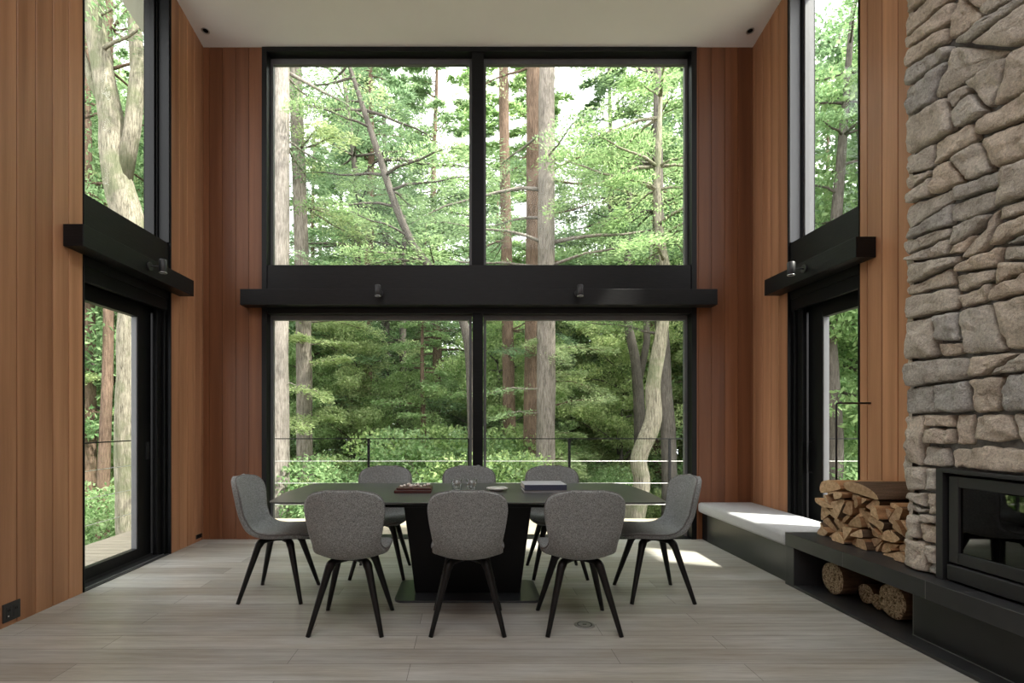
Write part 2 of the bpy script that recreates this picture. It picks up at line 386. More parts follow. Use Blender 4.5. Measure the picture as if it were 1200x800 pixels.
for a0, a1 in ((XL, WBX0), (WBX1, XR)):
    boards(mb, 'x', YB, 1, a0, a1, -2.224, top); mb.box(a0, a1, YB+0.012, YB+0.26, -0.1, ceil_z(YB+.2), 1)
tag(mb.build('wall_back', [M['cedar_x_shaded'], M['black_timber']]), 'cedar boarded wall strips, darkened as if backlit, beside the big window', 'wall', kind='structure')
# rear wall behind the camera with its own tall window opening
mb = MB(); zt = ceil_z(YF)+0.05
mb.box(XL-0.26, XR+0.26, YF-0.2, YF, 0, zt)
tag(mb.build('wall_front', M['white']), 'plain white wall behind the viewpoint', 'wall', kind='structure')

# ---- back window
win = empty('window_1', ((WBX0+WBX1)/2, YB, 0)); tag(win, 'full height black framed window wall onto the forest', 'window', kind='structure')
def W(name, m, *b, parent=None, bevel=0.002):
    p = parent or win
    o = boxo(name, m, None, *b, bevel=bevel); o.parent = p; o.matrix_parent_inverse = Matrix.Translation(p.location).inverted(); return o
zc = ceil_z(YB)
mb = MB()
mb.box(WBX0, WBX0+0.055, YB-0.012, YB+0.2, 0, zc); mb.box(WBX1-0.055, WBX1, YB-0.012, YB+0.2, 0, zc)
mb.box(WBX0+0.055, WBX1-0.055, YB-0.012, YB+0.2, zc-0.052, zc)
mb.box(WBX0+0.055, WBX1-0.055, YB-0.0, YB+0.2, 0, 0.012)
o = mb.build('window_frame', M['black_frame'], None, 0.002); o.parent = win; o.matrix_parent_inverse = Matrix.Translation(win.location).inverted()
mb = MB()
for (a, b) in ((SILL-0.02, zc-0.052), (0.012, 2.45)):
    for (p, q) in ((WBX0+0.055, 0.045), (0.175, WBX1-0.055)):
        g = 0.028
        mb.box(p, p+g, YB+0.10, YB+0.15, a, b); mb.box(q-g, q, YB+0.10, YB+0.15, a, b)
        mb.box(p+g, q-g, YB+0.10, YB+0.15, b-0.062, b)
o = mb.build('glazing_bead', M['grey_frame'], None, 0.001); o.parent = win; o.matrix_parent_inverse = Matrix.Translation(win.location).inverted(); o['label'] = 'slim grey glazing bead'
W('transom', M['black_timber_h'], WBX0+0.055, WBX1-0.055, YB+0.0, YB+0.2, 2.44, SILL-0.02)
W('mullion', M['black_timber'], 0.045, 0.175, YB+0.0, YB+0.2, SILL-0.02, zc-0.052)
W('mullion', M['black_timber'], 0.055, 0.165, YB+0.0, YB+0.2, 0.012, 2.44)
for (a, b) in ((SILL-0.02, zc-0.052), (0.012, 2.44)):
    for (p, q) in ((WBX0+0.055, 0.05), (0.17, WBX1-0.055)):
        W('glass_pane', M['glass'], p, q, YB+0.122, YB+0.128, a, b, bevel=0)
o = boxo('trim_1', M['black_timber_h'], None, -2.398, 2.632, YB-0.15, YB+0.005, HB0-0.01, HB1); tag(o, 'black timber beam across the back window', 'beam', kind='structure')
o = boxo('trim_2', M['black_timber_h'], None, XL-0.005, XL+0.142, 3.678, 5.166, HB0, HB1); tag(o, 'black timber beam on the left wall', 'beam', kind='structure')
o = boxo('trim_3', M['black_timber_h'], None, XR-0.152, XR+0.005, 3.930, 5.141, HB0, HB1); tag(o, 'black timber beam on the right wall', 'beam', kind='structure')

# ---- side windows and doors; s = -1 left, +1 right
def side_opening(s, face, ya, yb, wname, dname, wl, dl):
    def X(d): return face+s*d
    def B(mb, d0, d1, y0, y1, z0, z1, mi=0):
        a, b = sorted((X(d0), X(d1))); mb.box(a, b, y0, y1, z0, z1, mi)
    jm = M['grey_frame'] if s > 0 else M['black_frame']  # right jamb greyed to carry the daylight on that reveal
    we = empty(wname, (face, (ya+yb)/2, SILL)); tag(we, wl, 'window', kind='structure')
    de = empty(dname, (face, (ya+yb)/2, 0)); tag(de, dl, 'door', kind='structure')
    def put(mb, nm, m, par, bevel=0.002):
        o = mb.build(nm, m, None, bevel); o.parent = par; o.matrix_parent_inverse = Matrix.Translation(par.location).inverted(); return o
    # upper window
    mb = MB(); zt0 = ceil_z(yb)
    B(mb, -0.008, 0.03, ya, ya+0.012, 0, ceil_z(ya)); B(mb, -0.008, 0.03, yb-0.012, yb, 0, ceil_z(yb))     # lining edges
    B(mb, 0.03, 0.25, ya, ya+0.03, SILL-0.3, ceil_z(ya)); 
    mb2 = MB(); B(mb2, 0.0, 0.10, yb-0.03, yb, SILL, zt0); B(mb2, 0.115, 0.20, yb-0.075, yb, SILL, zt0)
    put(mb2, 'far_jamb', jm, we)
    B(mb, 0.10, 0.115, yb-0.05, yb, SILL, zt0)
    B(mb, 0.13, 0.2, ya+0.03, ya+0.08, SILL, ceil_z(ya))
    for i in range(1):    # head follows the slope of the ceiling
        a, b = sorted((X(0.0), X(0.2)))
        vs = [(a, ya, ceil_z(ya)-0.09), (b, ya, ceil_z(ya)-0.09), (b, yb, ceil_z(yb)-0.09), (a, yb, ceil_z(yb)-0.09), (a, ya, ceil_z(ya)), (b, ya, ceil_z(ya)), (b, yb, ceil_z(yb)), (a, yb, ceil_z(yb))]
        mb.add(vs, [(3, 2, 1, 0), (4, 5, 6, 7), (0, 1, 5, 4), (1, 2, 6, 5), (2, 3, 7, 6), (3, 0, 4, 7)])
    put(mb, 'window_frame', M['black_frame'], we)
    mb = MB(); B(mb, 0.012, 0.2, ya+0.012, yb-0.012, 2.44, SILL-0.012); B(mb, 0.02, 0.2, ya+0.012, yb-0.012, SILL-0.012, SILL)
    put(mb, 'sill_panel', M['black_timber_h'], we)
    mb = MB(); a, b = sorted((X(0.155), X(0.161)))
    vs = [(a, ya, SILL), (b, ya, SILL), (b, yb, SILL), (a, yb, SILL), (a, ya, ceil_z(ya)), (b, ya, ceil_z(ya)), (b, yb, ceil_z(yb)), (a, yb, ceil_z(yb))]
    mb.add(vs, [(3, 2, 1, 0), (4, 5, 6, 7), (0, 1, 5, 4), (1, 2, 6, 5), (2, 3, 7, 6), (3, 0, 4, 7)])
    put(mb, 'glass_pane', M['glass'], we, 0)
    # sliding door below
    mb = MB()
    B(mb, 0.03, 0.25, yb-0.05, yb, 0, 2.44); B(mb, 0.03, 0.25, ya, ya+0.03, 0, 2.44)
    for k in range(4): B(mb, 0.02+k*0.055, 0.055+k*0.055, ya+0.012, yb-0.012, 2.33+0.028*(k % 2)-0.012*k, 2.44)
    B(mb, 0.06, 0.10, yb-0.12, yb-0.05, 0.02, 2.36)
    put(mb, 'door_frame', M['black_frame'], de)
    mb = MB(); y0, y1 = ya+0.03, yb-0.10
    st = 0.19
    B(mb, 0.13, 0.19, y1-st, y1, 0.03, 2.31); B(mb, 0.13, 0.19, y0, y0+0.05, 0.03, 2.31)
    B(mb, 0.13, 0.19, y0+0.05, y1-st, 0.03, 0.12); B(mb, 0.13, 0.19, y0+0.05, y1-st, 2.22, 2.31)
    sash = put(mb, 'door_sash', M['black_frame'], de, 0.003)
    mb = MB(); B(mb, 0.135, 0.185, y1-st-0.014, y1-st, 0.12, 2.22)
    put(mb, 'sash_bead', M['grey_frame'], de)
    mb = MB(); B(mb, 0.157, 0.163, y0+0.05, y1-st, 0.12, 2.22); put(mb, 'glass_pane', M['glass'], de, 0)
    mb = MB(); hy = y1-0.06
    if s > 0: mb.tube([(X(0.13), hy, 0.80), (X(0.085), hy, 0.80), (X(0.085), hy, 1.08), (X(0.13), hy, 1.08)], 0.009, 8)
    else: B(mb, 0.118, 0.13, hy-0.02, hy+0.02, 0.92, 1.08)
    put(mb, 'door_handle', M['black_plastic'], de, 0)
    mb = MB(); B(mb, 0.0, 0.25, ya+0.012, yb-0.012, 0.0, 0.006)
    B(mb, 0.035, 0.045, ya+0.012, yb-0.012, 0.006, 0.012, 1)
    B(mb, 0.13, 0.19, ya+0.012, yb-0.012, 0.006, 0.03)
    put(mb, 'threshold_track', [M['slate'], M['silver']], de, 0)
side_opening(-1, XL, LY0, LY1, 'window_2', 'door_1', 'tall upper window in the left wall', 'black sliding glass door in the left wall')
side_opening(1, XR, RY0, RY1, 'window_3', 'door_2', 'tall upper window in the right wall', 'black sliding glass door in the right wall')

# ---- recessed downlights
def downlight(x, y, label):
    e = empty('recessed_downlight', (x, y, ceil_z(y))); tag(e, label, 'ceiling light', 'recessed ceiling downlights')
    e.rotation_euler = (-math.atan(0.185), 0, 0)
    MB().lathe((0, 0, 0), [(0.028, 0.0), (0.038, -0.002), (0.040, -0.004), (0.034, -0.006), (0.028, -0.004), (0.028, 0.0)], 24).build('trim_ring', M['silver'], e)
    MB().lathe((0, 0, 0), [(0.0, -0.0015), (0.027, -0.001)], 24).build('dark_opening', M['soot_black'], e)
downlight(-2.737, 5.438, 'small recessed downlight in the ceiling corner over the left wall')
downlight(2.951, 5.438, 'small recessed downlight in the ceiling corner over the right wall')

# ---- spot lamps on the beams
def spot(loc, direction, label, metal):
    e = empty('spot_lamp', loc, direction); tag(e, label, 'spot lamp', 'cylinder spot lamps on the black beams')
    MB().cyl((0, 0, 0), 0.036, 0.014, 'y', 24).build('wall_rose', M['black_plastic'], e, 0.002)      # +y points into the room
    MB().tube([(0, 0.012, 0), (0, 0.09, 0)], 0.006, 8).build('arm', M['black_plastic'] if not metal else M['silver'], e)
    mb = MB().lathe((0, 0.118, 0), [(0.0, 0.057), (0.028, 0.057), (0.032, 0.053), (0.032, -0.055), (0.030, -0.058), (0.027, -0.055), (0.026, -0.03), (0.0, -0.03)], 28)
    mb.build('lamp_head', M['stove'] if metal else M['black_plastic'], e)
    MB().lathe((0, 0.118, 0), [(0.0275, -0.058), (0.0325, -0.058), (0.0325, -0.052), (0.0275, -0.052), (0.0275, -0.058)], 28).build('head_rim', M['silver'], e)
spot((XL+0.142, 4.44, 2.595), -math.pi/2, 'black cylinder spot lamp on the left wall beam', False)
spot((XR-0.152, 4.526, 2.600), math.pi/2, 'cylinder spot lamp on the right wall beam', False)
spot((-0.925, YB-0.15, 2.62), math.pi, 'cylinder spot lamp on the back beam, left of the central mullion', True)
spot((1.160, YB-0.15, 2.62), math.pi, 'cylinder spot lamp on the back beam, right of the central mullion', True)

# ---- socket, vent, floor outlet
e = empty('wall_socket', (XL, 3.255, 0.087)); tag(e, 'dark square double socket low on the left cedar wall', 'socket')
MB().box(0, 0.010, -0.062, 0.062, -0.057, 0.057).build('cover_plate', M['dark_metal'], e, 0.003)
for yy in (-0.026, 0.026):
    o = MB().box(0.010, 0.013, yy-0.018, yy+0.018, -0.035, 0.035).build('socket_insert', M['black_plastic'], e, 0.002)
    MB().box(0.013, 0.0136, yy-0.008, yy-0.004, 0.005, 0.02).box(0.013, 0.0136, yy+0.004, yy+0.008, 0.005, 0.02).build('slot', M['soot_black'], o)
MB().box(0.0132, 0.0150, -0.034, -0.026, -0.026, -0.018).build('indicator_button', M['cream_china'], e)
e = empty('floor_level_vent', (XL, 5.53, 0.055)); tag(e, 'small dark slot vent at the foot of the left wall by the corner', 'vent')
MB().box(0, 0.006, -0.06, 0.06, -0.022, 0.022).build('vent_frame', M['dark_metal'], e, 0.002)
mb = MB()
for k in range(3): mb.box(0.006, 0.008, -0.052, 0.052, -0.016+k*0.012, -0.009+k*0.012)
mb.build('louvres', M['soot_black'], e)
e = empty('floor_outlet', (0.731, 3.255, 0)); tag(e, 'round flush outlet cover set in the plank floor', 'floor outlet')
MB().lathe((0, 0, 0), [(0.0, 0.004), (0.052, 0.004), (0.062, 0.003), (0.065, 0.0)], 40).build('cover', M['silver'] if False else plain('worn_nickel', (0.30, 0.29, 0.27), 0.4, metal=0.4), e)
MB().lathe((0, 0, 0), [(0.040, 0.0045), (0.043, 0.0052), (0.046, 0.0045)], 40).build('lid_ring', M['stove'], e)
MB().box(-0.012, 0.012, -0.004, 0.004, 0.004, 0.0055).build('lid_tab', M['dark_metal'], e)

# ------------------------------------------------------------------ polygon splitting used for masonry and firewood
def clip(poly, p, n):
    out = []
    for i in range(len(poly)):
        a, b = poly[i], poly[(i+1) % len(poly)]
        da = (a[0]-p[0])*n[0]+(a[1]-p[1])*n[1]; db = (b[0]-p[0])*n[0]+(b[1]-p[1])*n[1]
        if da >= 0: out.append(a)
        if da*db < 0:
            t = da/(da-db); out.append((a[0]+(b[0]-a[0])*t, a[1]+(b[1]-a[1])*t))
    return out
def parea(p): return 0.5*abs(sum(p[i][0]*p[(i+1) % len(p)][1]-p[(i+1) % len(p)][0]*p[i][1] for i in range(len(p))))
def cent(p): return (sum(a[0] for a in p)/len(p), sum(a[1] for a in p)/len(p))
def split(poly, target, aspect, r, hs=14, vs=22, var=(0.55, 1.9)):
    todo = [poly]; done = []
    while todo:
        p = todo.pop(); xs = [a[0] for a in p]; ys = [a[1] for a in p]
        w_, h_ = max(xs)-min(xs), max(ys)-min(ys)
        if parea(p) < target*r.uniform(*var)*1.35: done.append(p); continue
        c = cent(p); horiz = h_*aspect*r.uniform(0.75, 1.3) > w_
        t = r.uniform(0.32, 0.68)
        if horiz:
            a = math.radians(r.gauss(0, hs)); pt = (c[0], min(ys)+h_*t); n = (-math.sin(a), math.cos(a))
        else:
            a = math.radians(r.gauss(0, vs)); pt = (min(xs)+w_*t, c[1]); n = (math.cos(a), math.sin(a))
        A = clip(p, pt, n); B = clip(p, pt, (-n[0], -n[1]))
        mh = lambda q: 0 if len(q) < 3 else min(max(a[1] for a in q)-min(a[1] for a in q), max(a[0] for a in q)-min(a[0] for a in q))
        if len(A) < 3 or len(B) < 3 or min(parea(A), parea(B)) < target*0.16 or min(mh(A), mh(B)) < math.sqrt(target)*0.42: 
            if r.random() < 0.2: done.append(p)
            else: todo.append(p)
            continue
        todo += [A, B]
    return done
def inset(poly, d):
    p = poly
    A = sum(p[i][0]*p[(i+1) % len(p)][1]-p[(i+1) % len(p)][0]*p[i][1] for i in range(len(p)))
    if A < 0: p = p[::-1]
    out = p
    for i in range(len(p)):
        a, b = p[i], p[(i+1) % len(p)]; L = math.hypot(b[0]-a[0], b[1]-a[1])
        if L < 1e-6: continue
        n = (-(b[1]-a[1])/L, (b[0]-a[0])/L)
        out = clip(out, (a[0]+n[0]*d, a[1]+n[1]*d), n)
        if len(out) < 3: return None
    return out
def resample(poly, n):
    L = [math.hypot(poly[(i+1) % len(poly)][0]-poly[i][0], poly[(i+1) % len(poly)][1]-poly[i][1]) for i in range(len(poly))]
    T = sum(L); out = []; i = 0; acc = 0
    for k in range(n):
        s = T*k/n
        while acc+L[i] < s and i < len(L)-1: acc += L[i]; i += 1
        t = (s-acc)/max(L[i], 1e-9); a, b = poly[i], poly[(i+1) % len(poly)]
        out.append((a[0]+(b[0]-a[0])*t, a[1]+(b[1]-a[1])*t))
    return out
def smooth_poly(p, it):
    for _ in range(it):
        n = len(p); p = [(0.25*p[i-1][0]+0.5*p[i][0]+0.25*p[(i+1) % n][0], 0.25*p[i-1][1]+0.5*p[i][1]+0.25*p[(i+1) % n][1]) for i in range(n)]
    return p

# ------------------------------------------------------------------ stone chimney breast
SX = 2.612                       # face of the stones
CH_Y1, CH_Y0 = 3.115, 1.36
FY1, FY0, FZ = 2.889, 1.62, 1.014   # fire opening
HZ = 0.405                       # top of the hearth ledge
chim = empty('stone_chimney', (SX, (CH_Y0+CH_Y1)/2, HZ)); tag(chim, 'tall rough fieldstone chimney breast around the fireplace', 'chimney')
def under(o, par):
    o.parent = par; o.matrix_parent_inverse = Matrix.Translation(par.location).inverted(); return o
mb = MB(); cx0 = SX+0.045; cx1 = XR-0.002
def cbox(y0, y1, z0):
    mb.add([(cx0, y0, z0), (cx1, y0, z0), (cx1, y1, z0), (cx0, y1, z0), (cx0, y0, ceil_z(y0)+.01), (cx1, y0, ceil_z(y0)+.01), (cx1, y1, ceil_z(y1)+.01), (cx0, y1, ceil_z(y1)+.01)],
           [(3, 2, 1, 0), (4, 5, 6, 7), (0, 1, 5, 4), (1, 2, 6, 5), (2, 3, 7, 6), (3, 0, 4, 7)])
cbox(FY1, CH_Y1-0.045, HZ); cbox(CH_Y0+0.045, FY0, HZ); cbox(FY0, FY1, FZ)
under(mb.build('mortar_core', M['mortar']), chim)
rs = random.Random(21)
cells = []
def R4(a0, a1, b0, b1): return [(a0, b0), (a1, b0), (a1, b1), (a0, b1)]
# jamb columns, lintel stones, field above
cells += split(R4(FY1+0.004, CH_Y1, HZ, FZ), 0.0105, 0.95, rs, 7, 6)
cells += split(R4(CH_Y0, FY0-0.004, HZ, FZ), 0.013, 1.2, rs, 7, 8)
a = [(CH_Y1, FZ), (CH_Y1, FZ+0.115), (2.62, FZ+0.125), (2.62, FZ)]
cells += [[(CH_Y1, FZ+0.002), (2.99, FZ+0.002), (2.985, FZ+0.30), (CH_Y1, FZ+0.30)]]
cells += [[(2.99, FZ+0.002), (2.835, FZ+0.002), (2.845, FZ+0.115), (2.97, FZ+0.12), (2.987, FZ+0.08)],
          [(2.835, FZ+0.002), (2.43, FZ+0.002), (2.41, FZ+0.125), (2.60, FZ+0.14), (2.845, FZ+0.115)],
          [(2.43, FZ+0.002), (2.0, FZ+0.002), (2.02, FZ+0.13), (2.41, FZ+0.125)],
          [(2.0, FZ+0.002), (CH_Y0, FZ+0.002), (CH_Y0, FZ+0.13), (2.02, FZ+0.13)]]
band = [(2.987, FZ+0.085), (2.97, FZ+0.12), (2.845, FZ+0.115), (2.60, FZ+0.14), (2.41, FZ+0.125), (2.02, FZ+0.13), (CH_Y0, FZ+0.13), (CH_Y0, FZ+0.30), (2.985, FZ+0.30)]
band = [(2.985, FZ+0.125), (2.85, FZ+0.125), (2.60, FZ+0.148), (2.41, FZ+0.135), (CH_Y0, FZ+0.135), (CH_Y0, FZ+0.30), (2.985, FZ+0.30)]
cells += split(band[::-1], 0.019, 1.3, rs, 6, 10)
z = FZ+0.30; tilt = 0.0
zmax = ceil_z(CH_Y0)+0.1
# coarse courses with wandering bed lines, each split into irregular stones
yy = [CH_Y1, 2.7, 2.3, 1.9, CH_Y0]
line = [z]*len(yy)
while min(line) < zmax:
    h = rs.uniform(0.22, 0.52)
    new = [l+h+rs.uniform(-0.05, 0.05) for l in line]
    poly = list(zip(yy, line))+list(zip(yy[::-1], new[::-1]))
    # convex approximation by splitting each vertical strip pair
    for i0, i1 in ((0, 2), (2, 4)):
        ext = rs.uniform(-0.0, 0.0)
        strip = [(yy[i0], line[i0]), (yy[i1], line[i1]), (yy[i1], new[i1]), (yy[i0], new[i0])]
        cells += split(strip, rs.choice((0.022, 0.027, 0.033)), 1.75, rs, 8, 24)
    line = [new[0], 0, new[2], 0, new[4]]; line[1] = (line[0]+line[2])/2; line[3] = (line[2]+line[4])/2
def stone_geo(cells, place, r, zlimit, V, F, T, n=44, gap=0.0075, depth=(0.035, 0.062)):
    for c in cells:
        c2 = inset(c, gap*r.uniform(0.8, 1.5))
        if not c2 or parea(c2) < 0.0004: continue
        cc = cent(c2)
        ring = smooth_poly(resample(c2, n), 1)
        wob = [1]*n
        D = r.uniform(*depth); sd_ = r.uniform(0, 90); tint = r.random()
        tx, ty = r.uniform(-0.05, 0.05), r.uniform(-0.07, 0.07)
        size = math.sqrt(parea(c2))
        levels = [(0.0, -0.02), (0.0, 0.55), (0.035, 0.86), (0.09, 0.97), (0.25, 1.02), (0.45, 1.05), (0.65, 1.05), (0.85, 1.06)]
        o = len(V)
        for (t, dz) in levels:
            for (a, b) in ring:
                ex = 0.010*noise.noise(Vector((a*20, b*20, sd_)))*(1-t)
                px = a+(cc[0]-a)*t+ex; pz = b+(cc[1]-b)*t+ex
                d = D*dz
                if dz > 0.5:
                    d += 0.022*noise.noise(Vector((px*7, pz*9, sd_)))+0.013*noise.noise(Vector((px*24, pz*24, sd_+9)))+0.004*noise.noise(Vector((px*60, pz*60, sd_)))
                    d += (px-cc[0])*tx+(pz-cc[1])*ty
                V.append(place(px, min(pz, zlimit(px)), d)); T.append(tint)
        V.append(place(cc[0], min(cc[1], zlimit(cc[0])), D*1.06+0.016*noise.noise(Vector((cc[0]*7, cc[1]*9, sd_))))); T.append(tint)
        L = len(levels)
        for k in range(L-1):
            for i in range(n): F.append((o+k*n+i, o+k*n+(i+1) % n, o+(k+1)*n+(i+1) % n, o+(k+1)*n+i))
        for i in range(n): F.append((o+(L-1)*n+i, o+(L-1)*n+(i+1) % n, o+L*n))
V, F, T = [], [], []
stone_geo([c for c in cells if min(p[1] for p in c) < 6.0], lambda a, b, d: (cx0-d, a, b), rs, ceil_z, V, F, T)
side = []
zz = HZ
while zz < 5.7:
    h = rs.uniform(0.25, 0.5); side += split(R4(SX+0.005, XR-0.005, zz, zz+h), 0.026, 1.9, rs, 8, 18); zz += h
stone_geo(side, lambda a, b, d: (a, CH_Y1-0.045+d, b), rs, lambda a: ceil_z(CH_Y1), V, F, T, n=28)
me = bpy.data.meshes.new('stones'); me.from_pydata(V, [], F); me.materials.append(M['stone'])
at = me.attributes.new('tint', 'FLOAT', 'POINT'); at.data.foreach_set('value', T)
me.polygons.foreach_set('use_smooth', [True]*len(F))
bm = bmesh.new(); bm.from_mesh(me); bmesh.ops.recalc_face_normals(bm, faces=bm.faces); bm.to_mesh(me); bm.free()
o = bpy.data.objects.new('stones', me); C.objects.link(o); under(o, chim)

# ------------------------------------------------------------------ fireplace insert
fe = empty('fireplace_insert', (SX, (FY0+FY1)/2, HZ)); tag(fe, 'black glass fronted fireplace set in the stone chimney', 'fireplace')
mb = MB(); xs = SX+0.0
mb.box(xs-0.015, xs+0.40, FY1-0.042, FY1, HZ, FZ); mb.box(xs-0.015, xs+0.40, FY0, FY0+0.042, HZ, FZ); mb.box(xs-0.015, xs+0.40, FY0+0.042, FY1-0.042, FZ-0.022, FZ)
under(mb.build('surround', M['stove'], None, 0.003), fe)
mb = MB(); a, b = FY0+0.06, FY1-0.062
mb.box(xs+0.0, xs+0.03, b-0.055, b, 0.51, 0.975); mb.box(xs+0.0, xs+0.03, a, a+0.055, 0.51, 0.975)
mb.box(xs+0.0, xs+0.03, a+0.055, b-0.055, 0.92, 0.975); mb.box(xs, xs+0.03, a+0.055, b-0.055, 0.51, 0.57)
under(mb.build('stove_door', M['stove'], None, 0.004), fe)
under(MB().box(xs+0.014, xs+0.018, a+0.05, b-0.05, 0.565, 0.925).build('door_glass', M['stove_glass']), fe)
under(MB().box(xs-0.012, xs+0.10, a, b, HZ+0.012, 0.500).build('ash_drawer', M['stove'], None, 0.006), fe)
mb = MB(); mb.box(xs+0.06, xs+0.38, a, a+0.01, 0.5, 0.98).box(xs+0.06, xs+0.38, b-0.01, b, 0.5, 0.98).box(xs+0.38, xs+0.39, a, b, 0.45, 0.99).box(xs+0.03, xs+0.38, a, b, 0.5, 0.51).box(xs+0.03, xs+0.38, a, b, 0.98, 0.99)
under(mb.build('firebox', M['soot_black']), fe)

# ------------------------------------------------------------------ hearth ledge
LX = 2.490
he = empty('hearth_ledge', (LX, 3.2, 0)); tag(he, 'long black tiled hearth ledge with open log niche', 'hearth')
mb = MB(); cuts = [4.083, 3.460, 2.834, 2.208, 1.582, 1.2]
for p, q in zip(cuts[1:], cuts[:-1]): mb.box(LX, XR-0.001, p+0.0008, q-0.0008, 0.305, HZ)
under(mb.build('ledge_slab', M['slate'], None, 0.002), he)
mb = MB()
for p in cuts[1:-1]: mb.box(LX+0.0004, XR-0.01, p-0.001, p+0.001, 0.306, HZ-0.0004)
mb.box(LX+0.01, XR-0.01, 1.21, 4.06, 0.31, 0.39)
for yq in (2.64, 2.02): mb.box(LX+0.012, LX+0.122, yq-0.0008, yq+0.0008, HZ, HZ+0.0003)
mb.box(LX+0.0005, LX+0.003, 1.21, 2.834, HZ-0.0, HZ+0.0004)
under(mb.build('grout_lines', M['grout']), he)
under(boxo('end_support', M['slate'], None, LX, XR-0.001, 3.975, 4.083, 0, 0.305), he)
under(boxo('floor_slab', M['slate'], None, LX, XR-0.001, 1.2, 3.975, 0, 0.022), he)
o = under(boxo('front_panel', M['slate_dark'], None, 2.612, XR-0.001, 1.2, 3.056, 0.022, 0.305), he)
under(boxo('niche_back', M['soot_black'], None, XR-0.02, XR-0.001, 3.056, 3.975, 0.022, 0.305), he)
under(MB().box(2.6115, 2.613, 3.050, 3.0535, 0.022, 0.305).box(2.609, 2.6115, 1.2, 3.056, 0.022, 0.0245).build('panel_joint', M['grout']), he)

# ------------------------------------------------------------------ bench
be = empty('window_bench', (2.53, 4.85, 0)); tag(be, 'long dark metal fronted bench base under the pale cushion', 'bench')
under(boxo('front_panel', M['slate_dark'], None, 2.530, 2.550, 4.085, 5.50, 0.0, 0.292), be)
under(boxo('end_post', M['black_timber'], None, 2.535, 2.56, 5.50, YB-0.003, 0.0, 0.292), be)
under(boxo('seat_board', M['black_timber'], None, 2.552, XR-0.001, 4.085, YB-0.003, 0.270, 0.292), be)
mb = MB()
nx, ny = 10, 30
o = MB().box(2.480, XR-0.004, 4.086, YB-0.004, 0.293, 0.404).build('bench_cushion', M['cushion'], None, 0.034, seg=5)
for p in o.data.polygons: p.use_smooth = True
tag(o, 'long pale grey fabric seat cushion on the bench by the right wall', 'cushion')

# log rail by the wall
mb = MB(); ry = 3.985
pts = [(2.822, ry, HZ)]+[(2.822, ry, HZ+0.995)]+[(2.822+0.012*(1-math.cos(t)), ry, HZ+0.995+0.012*math.sin(t)) for t in (0.5, 1.0, 1.57)]+[(XR, ry, HZ+1.007)]
o = mb.tube(pts, 0.0075, 8).build('log_guard_rail', M['black_plastic']); tag(o, 'thin black bent rail rising behind the firewood and fixed to the wall', 'rail')

# ------------------------------------------------------------------ firewood
rl = random.Random(5)
pile = [(3.17, HZ), (3.99, HZ), (4.00, HZ+0.15), (3.985, HZ+0.30), (3.80, HZ+0.365), (3.17, HZ+0.335)]
lc = split(pile, 0.0058, 1.25, rl, 22, 34, (0.55, 1.5))
xf = 2.685
def firewood(poly, x0, x1, r, name='firewood_log', L_clip=True):
    c = cent(poly); n = 22
    p = inset(poly, 0.0025)
    if not p: return None
    q_ = clip(p, (c[0]+r.uniform(-.02, .02), c[1]+0.022), (r.uniform(-0.9, 0.9), -1.0))
    if len(q_) > 2 and parea(q_) > 0.78*parea(p) and L_clip: p = q_
    ring = smooth_poly(resample(p, n), 1)
    # one run of the outline is bark, the rest split faces
    k0 = r.randrange(n); kb = r.choice((0, 5, 8, 10))
    bark = set((k0+i) % n for i in range(kb))
    segs = 9; V_, F_, MI = [], [], []
    sd_ = r.uniform(0, 99); tw = r.uniform(-0.04, 0.04); sk = r.uniform(-0.05, 0.05); 
    for s in range(segs+1):
        t = s/segs; x = x0+(x1-x0)*t
        for (a, b) in ring:
            k = 1-0.05*abs(noise.noise(Vector((a*30, b*30, x*9+sd_))))-0.02
            aa = c[0]+(a-c[0])*k; bb = c[1]+(b-c[1])*k
            xx = x+((a-c[0])*sk*4+ (b-c[1])*tw*4 if s == 0 else 0)
            V_.append((xx, aa-c[0], bb-c[1]))
    for s in range(segs):
        for i in range(n):
            F_.append((s*n+i, s*n+(i+1) % n, (s+1)*n+(i+1) % n, (s+1)*n+i)); MI.append(1 if i in bark else 0)
    F_.append(tuple(range(n))[::-1]); MI.append(2); F_.append(tuple(range(segs*n, segs*n+n))); MI.append(2)
    V_ = [(x-(x0+x1)/2, y, z) for x, y, z in V_]
    me = bpy.data.meshes.new(name); me.from_pydata(V_, [], F_)
    for m in ('split_wood', 'bark', 'end_wood'): me.materials.append(M[m])
    me.polygons.foreach_set('material_index', MI)
    bm = bmesh.new(); bm.from_mesh(me); bmesh.ops.recalc_face_normals(bm, faces=bm.faces); bm.to_mesh(me); bm.free()
    o = bpy.data.objects.new(name, me); C.objects.link(o); o.location = ((x0+x1)/2, c[0], c[1])
    return o, kb
layers = [[], [], [], []]
for p in lc: layers[min(3, int((cent(p)[1]-HZ)/0.088))].append(p)
ordw = ['first', 'second', 'third', 'fourth', 'fifth', 'sixth', 'seventh', 'eighth', 'ninth', 'tenth', 'eleventh', 'twelfth', 'thirteenth', 'fourteenth', 'fifteenth', 'sixteenth', 'seventeenth', 'eighteenth']
for lname, lay in zip(('bottom', 'lower middle', 'upper middle', 'top'), layers):
    lay.sort(key=lambda p: -cent(p)[0])
    for q, p in enumerate(lay):
        x0 = xf+rl.uniform(-0.035, 0.06); r_ = firewood(p, x0, x0+rl.uniform(0.30, 0.335), rl)
        if not r_: continue
        tag(r_[0], f'split firewood log, {ordw[q]} from the bench in the {lname} layer of the stack', 'log', 'split firewood stacked on the hearth ledge')
